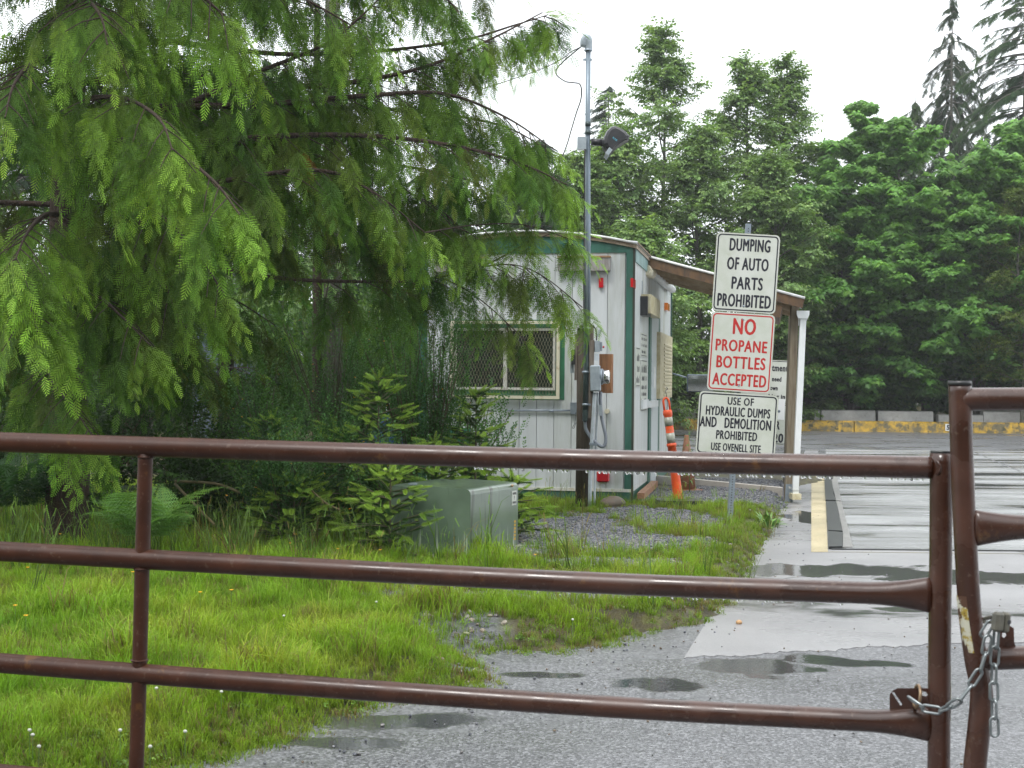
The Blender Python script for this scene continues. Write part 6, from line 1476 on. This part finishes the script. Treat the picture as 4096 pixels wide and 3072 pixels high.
def fern(px, D, n_, label, col, scl=1.0, z=0, elev=.55):
    base = at_(px, D, z); t = thing('fern', base, label, 'fern', None); pts = Pts()
    for i in range(n_):
        a = 2*PI*i/n_ + rnd(-.3,.3); pts.add(base+V(0,0,.12), (math.cos(a), math.sin(a)*.8-.1, elev*rnd(.6,1.4)), (0,0,1), scl*rnd(.8,1.15), jit(col, .1))
    pts.out('fronds', 'fern', t); mb = MB(); mb.tube([base, base+V(0,0,.14)], [.02,.012], 6); mb.build('stem', MT['twig'], t)
fern(600, 9.6, 8, 'pale green bracken fern spreading behind the gate upright', (.14,.27,.07), 1.0, .12, .8)
fern(60, 10.8, 8, 'dark green fern at the left edge under the cedar', (.035,.09,.03), 1.25, .2, .8)
fern(320, 11.4, 7, 'dark fern in the shade right of the left-edge fern', (.03,.075,.025), 1.1, .1)
# fallen sticks
for pts_, r, lab in (([(700,1925,11.3),(860,1935,11.2),(960,1970,11.1)], .012,'mossy dead branch lying level behind the fern'),([(700,1935,11.3),(790,2030,11.0),(860,2100,10.8)], .011,'mossy dead branch slanting down right of the fern'),([(1230,1945,11),(1300,2010,10.9),(1360,2040,10.8)], .008,'forked dead stick among the broom')):
    mb = MB(); mb.tube(smoothpts([P(*p) for p in pts_], 5), r, 7); tag(mb.build('dead_branch', MT['deadwood']), lab, 'branch')
mb = MB(); a, b = G(2560,2225), G(2690,2195); mb.tube([a+V(0,0,.02), (a+b)/2+V(0,.05,.03), b+V(0,0,.02)], .006, 6); tag(mb.build('dead_branch', MT['deadwood']), 'thin dead stick lying on the grass before the sign post', 'branch')
# ---- broad-leaved weed clump by the concrete
wp = G(3075,2110,-.05); wd = thing('weed_clump', wp, 'bright leafy dock-like weed clump at the concrete edge', 'plant'); lm = MB()
for i in range(34):
    a = rnd(0,6.28); el = rnd(.25,1.3); d = V(math.cos(a)*math.cos(el), math.sin(a)*math.cos(el), math.sin(el)); Lg = rnd(.12,.27); s_ = d.cross(V(0,0,1)).normalized()*rnd(.012,.022)
    b = wp + V(math.cos(a), math.sin(a), 0)*rnd(0,.07); lm.add([b-s_*.3, b+s_*.3, b+d*Lg*.5+s_, b+d*Lg*.5-s_, b+d*Lg-V(0,0,Lg*.25)], [(0,1,2,3),(3,2,4)])
lm.build('leaves', pmat('weed_leaf', (.12,.26,.03), .45, (.08,.19,.03), 30), wd)
# tall weed by the cone
wp = V(bc.x-.02, bc.y-.5, 0); wd = thing('tall_weed', wp, 'tall thin-leaved weed growing beside the faded cone', 'plant'); lm = MB(); lm.tube([wp, wp+V(-.02,0,.9)], [.006,.002], 5)
for i in range(46):
    z = .08+.82*i/46; a = i*2.4; d = V(math.cos(a), math.sin(a), .35).normalized(); s_ = d.cross(V(0,0,1)).normalized()*.009; b = wp+V(-.02*z,0,z); Lg = .20*(1.1-z*.8)
    lm.add([b, b+d*Lg*.5+s_, b+d*Lg-V(0,0,Lg*.4), b+d*Lg*.5-s_], [(0,1,2,3)])
lm.build('leaves', pmat('weed_leaf_thin', (.10,.21,.04), .45), wd)
# ---- grass, moss, pebbles
def in_view(x, y, m=.03): return np.abs(x/np.maximum(y, .1)) < .3724+m
def grass_layer(name, key, n, y0, y1, colA, colB, colC, scl, dens, kind_label=None, zoff=0, seed=0, keep=None, dry=.12):
    rg = np.random.default_rng(seed); u = rg.random(n); y = np.sqrt(y0*y0 + u*(y1*y1-y0*y0)) if False else y0 + (y1-y0)*u**1.25
    x = (rg.random(n)*2-1)*.42*y; d = poly_sd(x, y, ISL) + (vn2(x, y, 5.0, 3)-.5)*.14
    p = dens(x, y, d)*(d > .02); k = rg.random(n) < p
    # keep clear of the shed
    lx, ly = x-C0.x, y-C0.y; uu = lx*U.x+ly*U.y; vv = lx*VL.x+ly*VL.y; k &= ~((uu > -.02) & (uu < SHL) & (vv > -.02) & (vv < SHW))
    cx2, cy2 = x-N0.x, y-N0.y; ra = cx2*rr.x+cy2*rr.y; rb = cx2*ll.x+cy2*ll.y; k &= ~((ra > -.0) & (ra < .86) & (rb > 0) & (rb < 1.0))
    x, y, d = x[k], y[k], d[k]; m = len(x); z = zground(x, y)+zoff
    f = np.clip(vn2(x, y, 1.1, 2)*1.2-.1 + rg.normal(0, .16, m), 0, 1)[:,None]; g = np.clip(vn2(x, y, 2.7, 9)*1.6-.75 + rg.normal(0,.12,m), 0, 1)[:,None]
    col = np.array(colA)*(1-f)+np.array(colB)*f; col = col*(1-g)+np.array(colC)*g; col = col*rg.uniform(.8,1.2,(m,1))
    dr = rg.random(m) < dry; col[dr] = np.array((.20,.16,.07))*rg.uniform(.7,1.1,(int(dr.sum()),1))
    a = rg.random(m)*2*PI; Y = np.stack([np.cos(a), np.sin(a), rg.normal(0,.12,m)], 1); Z = np.stack([rg.normal(0,.14,m), rg.normal(0,.14,m), np.ones(m)], 1)
    s = (scl(x, y, d, m) if callable(scl) else scl)*rg.uniform(.65,1.25,m)
    return scatter(name, key, np.stack([x, y, z], 1), Y, Z, s, col)
GA, GB, GC_ = (.215,.335,.022), (.145,.290,.026), (.320,.330,.055)
gm = gravel_mask
o = grass_layer('grass', 'tuft', 85000, 4.2, 17.5, GA, GB, GC_, lambda x,y,d,m: (.25+.95*vn2(x,y,2.6,6)**2*sst(.05,.5,d))*RNG.uniform(.5,1.3,m)*(1-.12*sst(.0,.6,x)*sst(8,9,y)) , lambda x,y,d: (1-np.minimum(.96,1.1*gm(x,y)))*(.16+.84*sst(.25,.58,vn2(x,y,2.1,12)+.25*(x < -.6)))*sst(-.02,.25,d)*(1-.15*sst(.0,.6,x)*sst(8.5,9.5,y)), seed=1)
o = grass_layer('grass', 'moss', 60000, 4.2, 17.5, (.13,.215,.022), (.18,.24,.03), (.22,.23,.05), .75, lambda x,y,d: (1-np.minimum(1,1.1*gm(x,y)))*(.35+.65*vn2(x,y,3.3,2)), seed=2, dry=.2)
o = grass_layer('tall_grass', 'tall', 2600, 8.3, 13.6, (.09,.17,.03), (.11,.19,.05), (.16,.19,.06), .85, lambda x,y,d: ((x < .0)*sst(9.3, 10.2, y)*(.55-.35*(x > -1.0)) + .012)*(1-gm(x,y)), seed=3)
o = grass_layer('tall_grass', 'tall', 2500, 10, 17.0, (.12,.18,.03), (.15,.19,.05), (.18,.19,.06), .55, lambda x,y,d: ((x > .2)*.30)*(1-.75*gm(x,y)), seed=4)
o = grass_layer('low_weeds', 'small', 15000, 4.4, 16, (.10,.20,.03), (.14,.25,.04), (.20,.25,.06), .33, lambda x,y,d: (1-gm(x,y))*.5*sst(.45,.7,vn2(x,y,1.9,21)), seed=14, zoff=.015, dry=.05)
def pebbles(n, seed, y0, y1, dens, size, zf, cols):
    rg = np.random.default_rng(seed); y = y0+(y1-y0)*rg.random(n)**1.1; x = (rg.random(n)*2-1)*.42*y; d = poly_sd(x, y, ISL); k = rg.random(n) < dens(x, y, d); x, y = x[k], y[k]; m = len(x)
    z = zf(x, y); a = rg.random(m)*2*PI; Y = np.stack([np.cos(a), np.sin(a), rg.normal(0,.3,m)], 1); Z = np.stack([rg.normal(0,.3,m), rg.normal(0,.3,m), np.ones(m)], 1)
    c = np.array(cols)[rg.integers(0, len(cols), m)]*rg.uniform(.6,1.35,(m,1)); return scatter('gravel', 'pebble', np.stack([x,y,z],1), Y, Z, rg.uniform(*size, m), c)
PC = [(.085,.092,.11),(.12,.125,.14),(.06,.065,.08),(.16,.155,.15)]
pebbles(260000, 5, 8.6, 19.5, lambda x,y,d: gm(x,y)*(d > -.08)*(x > -1.3), (.007,.019), lambda x,y: zground(x,y)+.004, PC)
pebbles(9000, 6, 4.6, 12, lambda x,y,d: ((gm(x,y) > .2)*.6 + .05)*(d > 0), (.010,.026), lambda x,y: zground(x,y)+.005, [(.20,.17,.13),(.26,.23,.19),(.14,.13,.12)])
pebbles(5000, 7, 4.6, 18, lambda x,y,d: np.exp(-np.abs(d+.12)/.16)*.9*(d < .05), (.005,.013), lambda x,y: np.full(x.shape, ZR+.006), PC + [(.10,.07,.04)])
pebbles(2500, 8, 4.6, 16, lambda x,y,d: (d < -.1)*.25, (.003,.009), lambda x,y: np.full(x.shape, ZR+.008), [(.05,.05,.05),(.12,.09,.06),(.2,.2,.2)])
tag(bpy.data.objects['gravel'], None, None)
# stone on the concrete
mb = MB(); mb.sphere(G(2956,2499,ZR)+V(0,0,.015), .02, 8, 6, (1,.8,.8)); tag(mb.build('stone', pmat('tan_stone', (.45,.27,.13), .5)), 'small tan stone lying alone on the pale concrete', 'stone')
# buttercups, clover and daisies
random.seed(99); fy = MB(); fw = MB()
def flower(mb, c, r, n_=5):
    for i in range(n_):
        a = 2*PI*i/n_; b = a+2*PI/n_*.9; mb.add([c, c+V(math.cos(a)*r, math.sin(a)*r, r*.5), c+V(math.cos(b)*r, math.sin(b)*r, r*.5)], [(0,1,2)])
stm = MB()
for px, py in ((103,2515),(925,2400),(800,2410),(530,2320),(110,2300),(1190,2010),(1110,2130),(1450,2040),(1460,2110),(1480,2160),(1180,2150),(240,2150),(1900,2170),(60,2470),(1370,1985),(1520,2220),(1160,2190),(1640,2000),(2140,2240),(1350,2215)):
    g0 = G(px, py+60); c = g0 + V(0,0,.14); flower(fy, c, .013, 6); stm.tube([g0, c], .0015, 4, False)
for px, py in ((885,2825),(118,2990),(130,3010),(480,2990),(740,2995),(625,2810),(155,3060),(600,3060),(1505,2440),(1135,2500),(2290,2515),(3000,2045),(1210,2180)):
    g0 = G(px, py+30); c = g0 + V(0,0,.09); fw.sphere(c, .0075, 7, 5, (1,1,.8)); stm.tube([g0, c], .0015, 4, False)
o = tag(fy.build('buttercups', MT['yellow']), kind='stuff'); o = tag(fw.build('clover_flowers', MT['whitep']), kind='stuff'); o = tag(stm.build('flower_stems', pmat('flower_stem', (.08,.16,.03))), kind='stuff')

# ---- added fir screen out of view behind the camera, darkens frontal light and reflections
random.seed(123); pts = Pts()
for i in range(5200):
    x = rnd(-34, 34); y = -9 - rnd(0,5) - .004*x*x; z = rnd(0, 10.5)*(.75+.25*math.sin(x*.9)); pts.add((x, y, z), (rnd(-.6,.6), rnd(.2,1), -rnd(.2,.9)), (rnd(-.4,.4), rnd(-.4,.4), 1), rnd(1.6,2.8), jit(mixc((.03,.06,.02), (.06,.11,.03), random.random())))
pts.out('added_fir_screen', 'fir', None)
mb = MB()
for i in range(24):
    x = -33+i*2.9+rnd(-.8,.8); mb.tube([V(x,-13,-.2), V(x+rnd(-.3,.3),-13,13)], [.22,.08], 8)
tag(mb.build('added_screen_trunks', MT['bark']), kind='stuff')
# ---- rain haze
hz = MB(); hz.box((0, 70, 9.4), (420, 330, 23.0)); h = hz.build('haze', None); h['kind'] = 'stuff'
m = bpy.data.materials.new('rain_haze'); m.use_nodes = True; t = m.node_tree; t.nodes.remove(t.nodes['Principled BSDF'])
pv = t.nodes.new('ShaderNodeVolumePrincipled'); pv.inputs['Color'].default_value = (.92,.95,.97,1); pv.inputs['Density'].default_value = .0008; pv.inputs['Anisotropy'].default_value = .2
t.links.new(pv.outputs[0], t.nodes['Material Output'].inputs['Volume']); h.data.materials.append(m)
